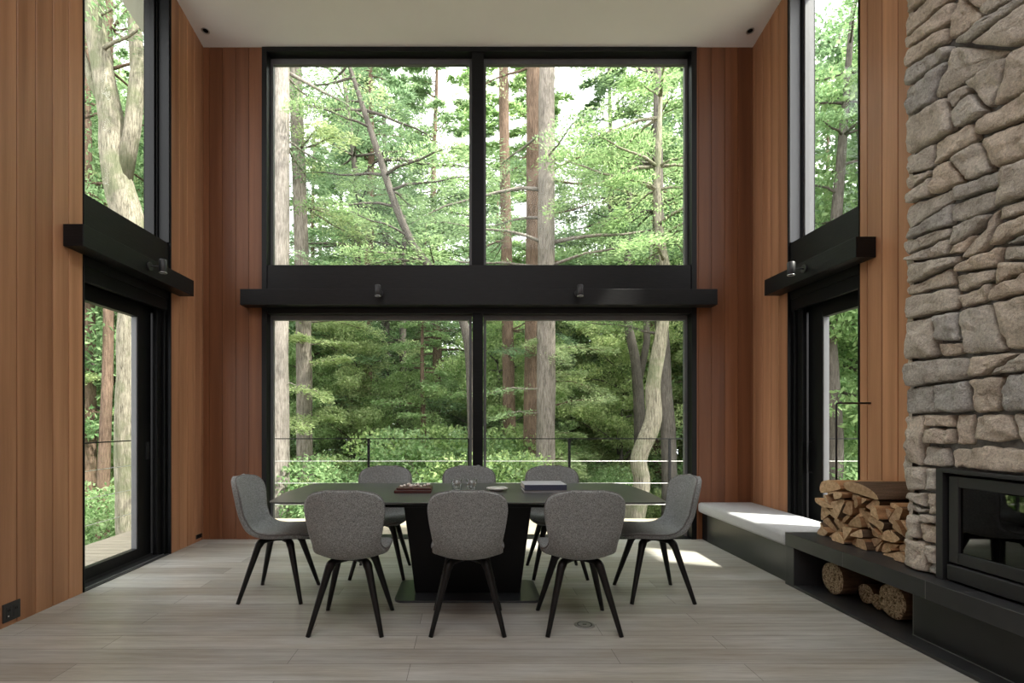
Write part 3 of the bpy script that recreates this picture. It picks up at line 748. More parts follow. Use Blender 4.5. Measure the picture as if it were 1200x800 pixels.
top_logs = [([(3.74, HZ+0.377), (3.985, HZ+0.312), (4.00, HZ+0.35), (3.96, HZ+0.415), (3.86, HZ+0.44), (3.76, HZ+0.425)], 2.69, 3.06, 'weathered split log lying on top of the stack nearest the window'),
            ([(3.36, HZ+0.348), (3.735, HZ+0.377), (3.75, HZ+0.43), (3.66, HZ+0.455), (3.5, HZ+0.44), (3.38, HZ+0.39)], 2.68, 3.05, 'widest split log, lying flat on top of the firewood stack')]
for p, a, b, lb in top_logs:
    o, kb = firewood(p, a, b, rl, L_clip=False); tag(o, lb, 'log')

def round_log(x0, y, z0, r, L, seed, label, squash=1.0):
    n = 40; V_, F_, MI = [], [], []; segs = 8
    for s in range(segs+1):
        x = L*s/segs
        for i in range(n):
            a = 2*math.pi*i/n; rr = r*(1+0.09*noise.noise(Vector((math.cos(a)*1.4+seed, math.sin(a)*1.4, x*2)))+0.035*noise.noise(Vector((math.cos(a)*7+seed, math.sin(a)*7, x*5))))
            V_.append((x, rr*math.cos(a), rr*squash*math.sin(a)))
    for k, f_ in enumerate((0.8, 0.55, 0.3)):
        for i in range(n):
            a = 2*math.pi*i/n; V_.append((-0.004+0.012*noise.noise(Vector((math.cos(a)*f_*6+seed, math.sin(a)*f_*6, 3))), V_[i][1]*f_, V_[i][2]*f_))
    V_.append((-0.006, 0, 0))
    for s in range(segs):
        for i in range(n): F_.append((s*n+i, s*n+(i+1) % n, (s+1)*n+(i+1) % n, (s+1)*n+i)); MI.append(0)
    rings = [0]+[(segs+1+k)*n for k in range(3)]
    for k in range(3):
        for i in range(n): F_.append((rings[k]+i, rings[k+1]+i, rings[k+1]+(i+1) % n, rings[k]+(i+1) % n)); MI.append(1)
    for i in range(n): F_.append((rings[3]+i, len(V_)-1, rings[3]+(i+1) % n)); MI.append(1)
    F_.append(tuple(range(segs*n, segs*n+n))); MI.append(1)
    me = bpy.data.meshes.new('round_log'); me.from_pydata(V_, [], F_); me.materials.append(M['bark']); me.materials.append(M['speckled_end'])
    me.polygons.foreach_set('material_index', MI); me.polygons.foreach_set('use_smooth', [True]*len(F_))
    bm = bmesh.new(); bm.from_mesh(me); bmesh.ops.recalc_face_normals(bm, faces=bm.faces); bm.to_mesh(me); bm.free()
    lo = min(v[2] for v in V_)
    o = bpy.data.objects.new('round_log', me); C.objects.link(o); o.location = (x0, y, z0-lo)
    tag(o, label, 'log')
round_log(2.640, 3.765, 0.0225, 0.112, 0.36, 1.0, 'large round log in the hearth niche, nearest the bench')
round_log(2.735, 3.575, 0.0225, 0.070, 0.30, 5.0, 'small rough log in the hearth niche between two bigger ones', 0.95)
round_log(2.720, 3.455, 0.0225, 0.050, 0.30, 15.0, 'smallest log in the hearth niche, left of the right hand round log')
round_log(2.690, 3.300, 0.0225, 0.108, 0.34, 9.0, 'large round log in the hearth niche, nearest the fireplace')

# ------------------------------------------------------------------ table
TY0, TY1, TX = 3.357, 4.424, 1.30
te = empty('dining_table', (0, 3.89, 0)); tag(te, 'long charcoal dining table on a flared black pedestal', 'table')
def tpoly(inx=0, iny=0):
    pts = []; n = 14
    hx, hy, r = TX-inx, (TY1-TY0)/2-iny, 0.07; bow = 0.035
    cx_, cy_ = hx-r, hy-r
    for qx, qy, a0 in ((1, 1, 0), (-1, 1, 90), (-1, -1, 180), (1, -1, 270)):
        for k in range(9):
            a = math.radians(a0+k*11.25); pts.append((qx*cx_+r*math.cos(a), qy*cy_+r*math.sin(a)))
        # bowed ends
        if qx == -1 and qy == 1:
            for k in range(1, 10): t = k/10; pts.append((-hx-bow*math.sin(math.pi*t), cy_*(1-2*t)))
        if qx == 1 and qy == -1:
            for k in range(1, 10): t = k/10; pts.append((hx+bow*math.sin(math.pi*t), -cy_*(1-2*t)))
        if qx == 1 and qy == 1:
            for k in range(1, 12): t = k/12; pts.append((cx_*(1-2*t), hy))
        if qx == -1 and qy == -1:
            for k in range(1, 12): t = k/12; pts.append((-cx_*(1-2*t), -hy))
    return pts
mb = MB(); P0 = tpoly(0.03, 0.03); P1 = tpoly()
n = len(P1)
vs = [(x, y, 0.732) for x, y in P0]+[(x, y, 0.743) for x, y in P1]+[(x, y, 0.750) for x, y in P1]
mb.add(vs, [(k*n+i, k*n+(i+1) % n, (k+1)*n+(i+1) % n, (k+1)*n+i) for k in range(2) for i in range(n)]+[tuple(range(n))[::-1], tuple(range(2*n, 3*n))])
mb.build('tabletop', M['table_top'], te, 0.0015)
boxo('extension_rail', M['table_black'], te, -0.98, 0.98, -0.36, 0.36, 0.688, 0.732, 0.004)
mb = MB()
def ped(p, q, z0, z1):
    (a, b), (c, d) = p, q
    vs = [(-a, -b, z0), (a, -b, z0), (a, b, z0), (-a, b, z0), (-c, -d, z1), (c, -d, z1), (c, d, z1), (-c, d, z1)]
    return MB().add(vs, [(3, 2, 1, 0), (4, 5, 6, 7), (0, 1, 5, 4), (1, 2, 6, 5), (2, 3, 7, 6), (3, 0, 4, 7)])
ped((0.385, 0.075), (0.455, 0.20), 0.016, 0.688).build('pedestal', M['table_black'], te, 0.006)
mb = MB(); pp = []
for qx, qy, a0 in ((1, 1, 0), (-1, 1, 90), (-1, -1, 180), (1, -1, 270)):
    for k in range(7):
        a = math.radians(a0+k*15); pp.append((qx*(0.52-0.06)+0.06*math.cos(a), qy*(0.245-0.06)+0.06*math.sin(a)))
mb.prism(pp, lambda p: (p[0], p[1], 0), lambda p: (p[0], p[1], 0.016)); mb.build('foot_plate', plain('satin_black_plate', (0.035, 0.037, 0.04), 0.28, 0.5), te, 0.003)

# ------------------------------------------------------------------ chairs (sitter faces +y)
def chair_proto():
    e = empty('dining_chair')
    prof = [(0.268, 0.446), (0.264, 0.458), (0.254, 0.468), (0.235, 0.476), (0.19, 0.483), (0.10, 0.477), (0.0, 0.467), (-0.08, 0.463), (-0.140, 0.468), (-0.186, 0.492), (-0.214, 0.540),
            (-0.234, 0.605), (-0.251, 0.68), (-0.266, 0.75), (-0.277, 0.803), (-0.283, 0.836), (-0.286, 0.855), (-0.288, 0.866), (-0.288, 0.871)]
    half = [0.060, 0.115, 0.160, 0.193, 0.218, 0.227, 0.225, 0.215, 0.202, 0.196, 0.199, 0.209, 0.221, 0.229, 0.222, 0.199, 0.162, 0.108, 0.050]
    lift = [0.0, 0.0, 0.0, 0.0, 0.004, 0.010, 0.018, 0.032, 0.050, 0.055, 0.035, 0.010]+[0]*7
    fwd = [0.0]*7+[0.004, 0.016, 0.034, 0.050]+[0.066*(h/0.23)**2.2 for h in half[11:]]
    def cat(a, t):
        i = min(len(a)-2, int(t)); u = t-i
        g = lambda k: np.array(a[max(0, min(len(a)-1, k))], float)
        p0, p1, p2, p3 = g(i-1), g(i), g(i+1), g(i+2)
        return 0.5*((2*p1)+(-p0+p2)*u+(2*p0-5*p1+4*p2-p3)*u*u+(-p0+3*p1-3*p2+p3)*u**3)
    nu, nv = 16, 54; G = []
    for j in range(nv+1):
        t = (len(prof)-1)*j/nv
        p = cat(prof, t); h = float(cat(half, t)); li = float(cat(lift, t)); fw = float(cat(fwd, t))
        for i in range(nu+1):
            u = -1+2*i/nu; k = abs(u)**2.2
            uu = math.sin(u*math.pi/2*0.94)/math.sin(math.pi/2*0.94)
            k = abs(uu)**2.4
            G.append(Vector((uu*h, p[0]+fw*k, p[1]+li*k)))
    def gi(j, i): return j*(nu+1)+i
    # normals
    Nn = []
    for j in range(nv+1):
        for i in range(nu+1):
            a = G[gi(min(j+1, nv), i)]-G[gi(max(j-1, 0), i)]; b = G[gi(j, min(i+1, nu))]-G[gi(j, max(i-1, 0))]
            Nn.append(b.cross(a).normalized())
    sgn = -1 if Nn[gi(10, 8)].z > 0 else 1          # point to the underside / outside
    th = 0.034
    mb = MB(); inner = []; outer = []
    for q, (g, nn) in enumerate(zip(G, Nn)):
        j, i = divmod(q, nu+1); e_ = min(i, nu-i)/2.0; f_ = min(j, nv-j)/2.5
        k = min(1, min(e_, f_)); k = math.sqrt(max(0, 1-(1-k)**2))
        inner.append(g-nn*sgn*0.010*k); outer.append(g+nn*sgn*(0.004+(th-0.004)*k))
    vs = inner+outer; o_ = len(G); fs = []
    for j in range(nv):
        for i in range(nu):
            a, b, c, d = gi(j, i), gi(j, i+1), gi(j+1, i+1), gi(j+1, i)
            fs.append((a, b, c, d)); fs.append((o_+d, o_+c, o_+b, o_+a))
    edge = [gi(0, i) for i in range(nu)]+[gi(j, nu) for j in range(nv)]+[gi(nv, i) for i in range(nu, 0, -1)]+[gi(j, 0) for j in range(nv, 0, -1)]
    for a, b in zip(edge, edge[1:]+edge[:1]): fs.append((a, b, o_+b, o_+a))
    mb.add(vs, fs, 0, True)
    sh = mb.build('upholstered_shell', M['tweed'], e)
    # piping runs round the rim of the shell
    path = [outer[k]*0.75+inner[k]*0.25+(outer[k]-Vector((0, outer[k].y*0.5, 0.6))).normalized()*0.001 for k in edge]
    path = [path[k] for k in range(len(path))]
    pb = MB(); pts = path+[path[0]]
    pb.tube(pts, 0.0055, 6); pb.build('piping', M['piping'], e)['label'] = 'darker corded seam'
    # under-seat hub and four splayed legs
    hb = MB(); hb.cyl((0, 0.0, 0.405), 0.055, 0.030, 'z', 20); hb.box(-0.10, 0.10, -0.09, 0.09, 0.432, 0.440)
    hb.build('hub', M['chair_wood'], e, 0.003)
    for sx, sy in ((-1, -1), (1, -1), (1, 1), (-1, 1)):
        tx, ty = sx*0.112, sy*0.108; fx, fy = sx*0.218, sy*0.220
        pts, rad = [], []
        hubp = Vector((sx*0.02, sy*0.02, 0.412)); kn = Vector((tx, ty, 0.412)); ft = Vector((fx, fy, 0.0))
        pts.append(hubp); rad.append(0.015)
        pts.append(hubp.lerp(kn, 0.5)); rad.append(0.017)
        dn = (ft-kn)
        for k in range(7):                         # rounded knee
            t = k/6; a = kn+(hubp-kn).normalized()*0.035; b = kn+dn.normalized()*0.045
            pts.append(a*(1-t)**2+kn*2*t*(1-t)+b*t*t); rad.append(0.0195+0.008*math.sin(math.pi*t*0.8))
        for t in (0.25, 0.45, 0.65, 0.85, 1.0):
            pts.append(kn+dn*t); rad.append(0.0250-0.0115*t)
        MB().tube(pts, rad, 12, flat=1.0).build('leg', M['chair_wood'], e)
    return e
proto = chair_proto()
ch = [(-0.725, 3.29, 0.0, 'leftmost of the three near grey dining chairs, its back to the viewer'),
      (0.0, 3.29, 0.0, 'middle one of the three near grey dining chairs, in front of the pedestal'),
      (0.690, 3.29, 0.0, 'rightmost of the three near grey dining chairs, beside the floor outlet'),
      (-0.730, 4.39, math.pi, 'grey tweed dining chair on the window side of the table, behind the red wooden tray'),
      (0.012, 4.39, math.pi, 'grey tweed dining chair on the window side of the table, behind the two tumblers'),
      (0.745, 4.39, math.pi, 'grey tweed dining chair on the window side of the table, behind the books'),
      (-1.38, 3.84, -math.pi/2, 'grey tweed dining chair at the left end of the table, in side view'),
      (1.362, 3.84, math.pi/2, 'grey tweed dining chair at the right end of the table, near the bench')]
for i, (x, y, rz, lb) in enumerate(ch):
    o = proto if i == 0 else copy_tree(proto)
    o.location = (x, y, 0); o.rotation_euler = (0, 0, rz); tag(o, lb, 'chair', 'dining chairs around the table')

# ------------------------------------------------------------------ things on the table (top at 0.750)
TT = 0.7505
e = empty('wooden_tray', (-0.40, 3.88, TT)); tag(e, 'dark red wooden tray with pale shells, left on the dining table', 'tray')
mb = MB().box(-0.135, 0.135, -0.10, 0.10, 0, 0.020); mb.build('tray_base', M['red_wood'], e, 0.002)
mb = MB().box(-0.12, 0.135, -0.085, 0.09, 0.022, 0.036); mb.build('tray_upper', M['red_wood'], e, 0.002)
boxo('gap_shade', M['soot_black'], e, -0.115, 0.13, -0.08, 0.085, 0.019, 0.023, 0)  # black slab painted in as the shade between the tray tiers
for k in range(9):
    x = -0.40-0.09+0.024*k+rl.uniform(-.004, .004); y = 3.83+0.05*(k % 3)+rl.uniform(-0.01, 0.01); r = rl.uniform(0.011, 0.016)
    mb = MB(); prof = [(0.0, 0)]+[(r*math.sin(math.pi*q/8), r*0.75*(1-math.cos(math.pi*q/8))) for q in range(1, 8)]+[(0.0, r*1.5)]
    n = 14; vs = []
    for rr, zz in prof:
        for i in range(n):
            a = 2*math.pi*i/n; q = rr*(1+0.12*math.cos(3*a+k)); vs.append((q*math.cos(a)*1.15, q*math.sin(a)*0.9, zz))
    mb.add(vs, [(j*n+i, j*n+(i+1) % n, (j+1)*n+(i+1) % n, (j+1)*n+i) for j in range(len(prof)-1) for i in range(n)], 0, True)
    o = mb.build('shell', M['shell']); o.location = (x, y, TT+0.036); o.rotation_euler = (0, 0, rl.uniform(0, 3)); tag(o, 'small pale shell lying on the dark red wooden tray', 'shell', 'pale shells on the wooden tray')
for k, (x, lb) in enumerate(((-0.083, 'clear glass tumbler with faceted base, the left of the pair'), (0.030, 'clear glass tumbler with faceted base, the right of the pair'))):
    e = empty('glass_tumbler', (x, 3.925, TT)); tag(e, lb, 'glass', 'clear tumblers on the dining table')
    MB().lathe((0, 0, 0), [(0.0, 0.0), (0.030, 0.0), (0.034, 0.003), (0.038, 0.04), (0.041, 0.083), (0.0395, 0.0835), (0.0365, 0.04), (0.031, 0.014), (0.0, 0.012)], 36).build('glass_body', M['tumbler_glass'], e)
    MB().lathe((0, 0, 0), [(0.0, 0.0), (0.030, 0.0), (0.031, 0.012), (0.0, 0.0125)], 32).build('thick_base', M['tumbler_glass'], e)
e = empty('small_plate', (0.222, 3.93, TT)); tag(e, 'small round white dish between the tumblers and the books', 'plate')
MB().lathe((0, 0, 0), [(0.0, 0.0), (0.045, 0.0), (0.048, 0.006), (0.072, 0.012), (0.082, 0.022), (0.079, 0.023), (0.068, 0.015), (0.0, 0.012)], 40).build('dish', M['cream_china'], e)
MB().lathe((0, 0, 0), [(0.0, 0.0125), (0.05, 0.0155), (0.060, 0.022), (0.057, 0.024), (0.0, 0.020)], 40).build('inner_dish', M['cream_china'], e)
def book(x0, x1, y0, y1, z, h, cov, topm, rz, label):
    cx_, cy_ = (x0+x1)/2, (y0+y1)/2; e = empty('book', (cx_, cy_, z), rz); tag(e, label, 'book', 'books stacked on the dining table'); a, b = (x1-x0)/2, (y1-y0)/2
    t = 0.003
    MB().box(-a, a, -b, b, 0, t).box(-a, a, -b, -b+t, t, h-t).build('cover', cov, e, 0.0008)
    MB().box(-a, a, -b, b, h-t, h).build('front_cover', topm, e, 0.0008)
    MB().box(-a+0.004, a-0.004, -b+t, b-0.004, t, h-t).build('pages', M['paper'], e)
book(0.412, 0.722, 3.79, 4.03, TT, 0.022, M['book_grey'], M['book_grey'], 0.0, 'large grey book at the bottom of the pair on the table')
book(0.410, 0.720, 3.785, 4.025, TT+0.0222, 0.040, M['book_blue'], M['book_top'], 0.02, 'thick book with navy spine and pale lilac cover, on top of the grey book')

# ------------------------------------------------------------------ deck and railing
DZ = -0.2
mb = MB(); k = 0; y = 2.0
while y < 7.9:
    if y < 5.9:
        mb.box(-4.55, XL-0.27, y, y+0.135, DZ-0.03, DZ); mb.box(XR+0.27, 6.6, y, y+0.135, DZ-0.03, DZ)
    else: mb.box(-4.55, 6.6, y, y+0.135, DZ-0.03, DZ)
    y += 0.141
o = mb.build('deck', M['deck']); tag(o, 'weathered timber deck outside the windows', 'deck', kind='structure')
mb = MB().box(-4.55, 6.6, 7.84, 7.92, DZ-0.25, DZ-0.031).box(-4.6, -4.52, 2.0, 7.9, DZ-0.25, DZ-0.031).box(XL-0.24, XR+0.24, YB+0.21, YB+0.262, -0.7, -0.02)
tag(mb.build('trim_4', M['black_timber_h']), 'dark deck edge boards', 'deck edge', kind='structure')
re_ = empty('deck_railing', (0, 7.8, DZ)); tag(re_, 'black deck railing with steel wires beyond the windows', 'railing')
RT = 1.02-DZ
under(MB().box(-4.54, 6.6, 7.785, 7.815, 1.008, 1.022).build('top_rail', M['black_frame']), re_)
under(MB().box(-4.555, -4.525, 2.0, 7.785, 1.008, 1.022).build('top_rail', M['black_frame']), re_)
for k in range(-2, 4):
    x = 0.02+k*1.503
    under(MB().box(x-0.019, x+0.019, 7.79, 7.81, DZ, 1.008).build('post', M['black_frame']), re_)
for yy in (2.4, 3.9, 5.4, 7.78): under(MB().box(-4.55, -4.53, yy-0.019, yy+0.019, DZ, 1.008).build('post', M['black_frame']), re_)
for zz in (0.68, 0.35, 0.03):
    under(MB().tube([(-4.54, 7.8, zz), (6.6, 7.8, zz)], 0.0045, 6).build('wire', M['steel_wire']), re_)
    under(MB().tube([(-4.54, 2.0, zz), (-4.54, 7.8, zz)], 0.0045, 6).build('wire', M['steel_wire']), re_)

# ------------------------------------------------------------------ forest
def gz(x, y):
    d = max(0.0, y-9)
    return -1.7-0.03*d+0.25*noise.noise(Vector((x*0.15, y*0.15, 0)))
mb = MB(); nx_, ny_ = 60, 50; vs = []
for j in range(ny_+1):
    for i in range(nx_+1):
        x = -60+120*i/nx_; y = -15+95*j/ny_
        z = gz(x, y) if y > 6.5 or abs(x) > 5 else gz(x, y)
        vs.append((x, y, z))
mb.add(vs, [(j*(nx_+1)+i, j*(nx_+1)+i+1, (j+1)*(nx_+1)+i+1, (j+1)*(nx_+1)+i) for j in range(ny_) for i in range(nx_)], 0, True)
tag(mb.build('ground', M['soil']), 'forest floor sloping away below the deck', 'ground', kind='structure')

rng = np.random.default_rng(3)
def leaves_mesh(name, P, A, Bv, tint, m):
    """P centres (n,3); A, Bv half axes (n,3): pointed leaf of 2 folded triangles -> quad diamonds"""
    n = len(P); V = np.empty((n, 4, 3), np.float32)
    V[:, 0] = P-A; V[:, 1] = P-Bv+A*0.1; V[:, 2] = P+A; V[:, 3] = P+Bv+A*0.1
    me = bpy.data.meshes.new(name); me.vertices.add(4*n); me.vertices.foreach_set('co', V.reshape(-1))
    me.loops.add(4*n); me.loops.foreach_set('vertex_index', np.arange(4*n, dtype=np.int32))
    me.polygons.add(n); me.polygons.foreach_set('loop_start', np.arange(0, 4*n, 4, dtype=np.int32))
    me.update(calc_edges=True)
    a = me.attributes.new('tint', 'FLOAT', 'POINT'); a.data.foreach_set('value', np.repeat(tint, 4).astype(np.float32))
    me.materials.append(m); return me
def unit(v): return v/np.maximum(1e-9, np.linalg.norm(v, axis=-1, keepdims=True))
def conifer_branch_leaves(p0, az, L, droop, n, size, out, lift=0.0):
    """flat feathery spray along a drooping branch"""
    d = np.array([math.cos(az), math.sin(az), 0.0]); s = np.array([-d[1], d[0], 0.0])
    t = rng.uniform(0.12, 1.0, n)**0.8
    # discrete side twigs
    tw = np.round(t*14)/14+rng.normal(0, 0.006, n); side = rng.choice([-1, 1], n)
    q = rng.uniform(0, 1, n); wl = L*0.42*(1-tw*0.75)*np.minimum(1, tw*4)
    off = side*q*wl; fwd = np.abs(off)*0.75
    r = tw*L+fwd*0.6
    z = lift*r-droop*(r/L)**2*L-0.12*np.abs(off)**1.3+rng.normal(0, 0.02, n)*L*0.3
    P = p0+np.outer(r, d)+np.outer(off, s); P[:, 2] += z
    P += rng.normal(0, 0.02+0.012*L, (n, 3))
    ax = unit(np.outer(np.full(n, 0.75), d)+np.outer(side*0.9, s)+rng.normal(0, 0.35, (n, 3)))
    nn = unit(np.array([0, 0, 1.0])+rng.normal(0, 0.45, (n, 3)))
    b = unit(np.cross(nn, ax)); sz = size*rng.uniform(0.6, 1.3, n)[:, None]
    out.append((P, ax*sz, b*sz*0.30, rng.uniform(0, 1, n)))
def blob_leaves(c, rad, n, size, out, flat=0.6):
    v = unit(rng.normal(0, 1, (n, 3)))*rng.uniform(0.35, 1.0, n)[:, None]**0.6*rad; v[:, 2] *= flat
    P = np.array(c)+v
    ax = unit(rng.normal(0, 1, (n, 3))+np.array([0, 0, -0.3])); nn = unit(rng.normal(0, 1, (n, 3))+np.array([0, 0, 0.8]))
    b = unit(np.cross(nn, ax)); sz = size*rng.uniform(0.6, 1.3, n)[:, None]
    out.append((P, ax*sz, b*sz*0.5, rng.uniform(0, 1, n)))
def cat_leaves(name, out, m):
    P, A, B, T_ = [np.concatenate([o[i] for o in out]) for i in range(4)]
    return leaves_mesh(name, P, A, B, T_, m)
def link(name, me, parent=None):
    o = bpy.data.objects.new(name, me); C.objects.link(o)
    if parent: o.parent = parent
    return o

def make_conifer(H, z0, R, nb, nl, lsize, bark, leafm, r0, seed, name='conifer_tree'):
    r = random.Random(seed); e = empty(name); out = []; bb = MB()
    MB().tube([(0.06*math.sin(z*0.7+seed), 0.06*math.cos(z*0.5+seed), z) for z in np.linspace(-0.3, H, 16)], [r0*(1-0.85*(i/15)) for i in range(16)], 12, wob=0.15, seed=seed).build('trunk', bark, e)
    for k in range(nb):
        z = z0+(H-z0)*(k+r.random())/nb; f_ = (z-z0)/(H-z0)
        L = R*(1-f_*0.8)*r.uniform(0.6, 1.15); az = r.uniform(0, 2*math.pi); dr = r.uniform(0.05, 0.35)
        p0 = np.array([0.0, 0.0, z]); conifer_branch_leaves(p0, az, L, dr, int(nl*(0.4+L/R)), lsize, out, 0.12)
        bb.tube([(math.cos(az)*L*t, math.sin(az)*L*t, z+0.12*L*t-dr*t*t*L) for t in (0, 0.25, 0.5, 0.75, 1)], [0.012*L+0.008, 0.009*L+0.006, 0.006*L+0.005, 0.005, 0.003], 5)
    bb.build('branches', bark, e)
    link('foliage', cat_leaves('foliage', out, leafm), e)
    return e
def make_broadleaf(H, z0, R, nb, nl, lsize, bark, leafm, r0, seed, lean=0.0, name='broadleaf_tree'):
    r = random.Random(seed); e = empty(name); out = []; bb = MB()
    def tr(z): return Vector((lean*z+0.25*math.sin(z*0.45+seed), 0.2*math.cos(z*0.5+seed), z))
    zs = np.linspace(-0.3, H*0.85, 14)
    MB().tube([tr(z) for z in zs], [r0*(1-0.8*(i/13)) for i in range(14)], 10, wob=0.2, seed=seed).build('trunk', bark, e)
    for k in range(nb):
        z = z0+(H*0.85-z0)*(k+r.random())/nb; az = r.uniform(0, 2*math.pi); L = R*r.uniform(0.35, 1.0)*(1-0.35*(z-z0)/(H-z0)); up = r.uniform(0.25, 0.9)
        p = tr(z); pts = [p+Vector((math.cos(az)*L*t+0.08*math.sin(t*9+k), math.sin(az)*L*t, up*L*t*(1-0.3*t))) for t in (0, 0.25, 0.5, 0.75, 1)]
        bb.tube(pts, [0.018*L+0.012, 0.012*L+0.01, 0.008*L+0.007, 0.008, 0.004], 5)
        for q, t in enumerate((0.45, 0.7, 1.0)):
            c = pts[int(t*4)]; rad = 0.28*R*r.uniform(0.6, 1.1)
            blob_leaves((c.x+r.uniform(-.3, .3), c.y+r.uniform(-.3, .3), c.z+r.uniform(-.1, .3)), rad, int(nl*r.uniform(0.5, 1.2)), lsize, out, 0.55)
    bb.build('branches', bark, e)
    link('foliage', cat_leaves('foliage', out, leafm), e)
    return e
def make_shrub(R, H, nl, lsize, leafm, seed, name='shrub'):
    r = random.Random(seed); e = empty(name); out = []; bb = MB()
    for k in range(16):
        az = r.uniform(0, 6.28); L = R*r.uniform(0.4, 1.0); h = H*r.uniform(0.4, 1.0)
        bb.tube([(0, 0, -0.1), (math.cos(az)*L*0.4, math.sin(az)*L*0.4, h*0.6), (math.cos(az)*L, math.sin(az)*L, h)], [0.02, 0.012, 0.004], 5)
        blob_leaves((math.cos(az)*L*0.85, math.sin(az)*L*0.85, h*0.92), 0.42*R, nl//16, lsize, out, 0.6)
        blob_leaves((math.cos(az)*L*0.4, math.sin(az)*L*0.4, h*0.55), 0.36*R, nl//24, lsize, out, 0.6)
    bb.build('stems', M['bark_dark'], e); link('foliage', cat_leaves('foliage', out, leafm), e)
    return e

def place(o, x, y, s=1.0, rz=0.0, label=None, group=None, cat='tree', sz=None):
    o.location = (x, y, gz(x, y)); o.rotation_euler = (0, 0, rz); o.scale = (s, s, sz or s); tag(o, label, cat, group); return o
con = [make_conifer(15, 1.5, 3.2, 80, 420, 0.075, M['bark_red'], M['leaf_fir'], 0.20, 1),
       make_conifer(17, 3.0, 3.6, 80, 440, 0.085, M['bark_dark'], M['leaf_dark'], 0.22, 2),
       make_conifer(14, 0.8, 2.8, 80, 400, 0.07, M['bark_red'], M['leaf_broad'], 0.17, 3)]
brd = [make_broadleaf(12, 2.0, 3.2, 40, 400, 0.065, M['bark_dark'], M['leaf_broad'], 0.16, 4, 0.05),
       make_broadleaf(14, 3.0, 3.6, 42, 420, 0.072, M['bark_mossy'], M['leaf_fir'], 0.18, 5, -0.04),
       make_broadleaf(10, 1.0, 2.8, 38, 380, 0.06, M['bark_dark'], M['leaf_broad'], 0.12, 6, 0.08)]
shr = [make_shrub(1.5, 1.9, 9500, 0.042, M['leaf_broad'], 7), make_shrub(1.3, 1.5, 8500, 0.04, M['leaf_pale'], 8), make_shrub(1.7, 2.4, 10000, 0.045, M['leaf_lightened'], 9)]
sap = [make_broadleaf(5.6, 0.5, 1.9, 30, 480, 0.036, M['bark_dark'], M['leaf_lightened'], 0.06, 31, 0.05, 'young_tree'),
       make_broadleaf(6.4, 1.0, 1.8, 30, 560, 0.036, M['bark_dark'], M['leaf_pale'], 0.07, 32, -0.05, 'young_tree'),
       make_conifer(7.0, 0.4, 1.7, 46, 340, 0.05, M['bark_red'], M['leaf_lightened'], 0.08, 33, 'young_tree')]
used = set()
def inst(protos, k):
    o = protos[k % len(protos)]
    if o.name in used: return copy_tree(o)
    used.add(o.name); return o
rf = random.Random(11)
dist_word = lambda y: 'nearest rank' if y < 16 else ('middle rank' if y < 24 else 'farthest rank')
def side_word(x, y):
    q = x/y
    return 'seen through the left wall window' if q < -0.42 else ('left of the central mullion' if q < 0 else ('right of the central mullion' if q < 0.45 else 'seen through the right wall window'))
n_t = 0
for (ya, yb, cnt) in ((15, 19, 12), (19, 27, 24), (27, 42, 36)):
    for k in range(cnt):
        t = (k+rf.uniform(0.15, 0.85))/cnt; y = rf.uniform(ya, yb); x = y*(-0.86+1.78*t)
        cn = rf.random() < 0.5
        o = inst(con if cn else brd, rf.randrange(3)); s = rf.uniform(0.9, 1.2)*(1.12 if y > 19 else 1.0)
        kind = 'evergreen' if cn else 'leafy'
        place(o, x, y, s, rf.uniform(0, 6.28), f'{kind} tree in the {dist_word(y)} of the forest, {side_word(x, y)}', f'{kind} trees in the {dist_word(y)} of the forest, {side_word(x, y)}')
        n_t += 1
for k in range(30):
    t = (k+rf.uniform(0.1, 0.9))/30; y = rf.uniform(12.5, 19); x = y*(-0.82+1.66*t); j = rf.randrange(3)
    o = inst(sap, j); w_ = ('bright green leafy', 'pale green leafy', 'feathery evergreen')[j]
    place(o, x, y, rf.uniform(0.8, 1.2), rf.uniform(0, 6.28), f'{w_} young tree between the trunks, {side_word(x, y)}', f'{w_} young trees, {side_word(x, y)}')
for k in range(54):
    t = (k+rf.uniform(0, 1))/54; y = rf.uniform(9.2, 17); x = y*(-0.8+1.62*t)
    j = rf.randrange(3)
    o = inst(shr, j); w_ = ('mid green', 'pale green', 'deep green')[j]
    place(o, x, y, rf.uniform(0.8, 1.25), rf.uniform(0, 6.28), f'{w_} shrub on the forest floor beyond the deck, {side_word(x, y)}', f'{w_} forest shrubs, {side_word(x, y)}', 'shrub')

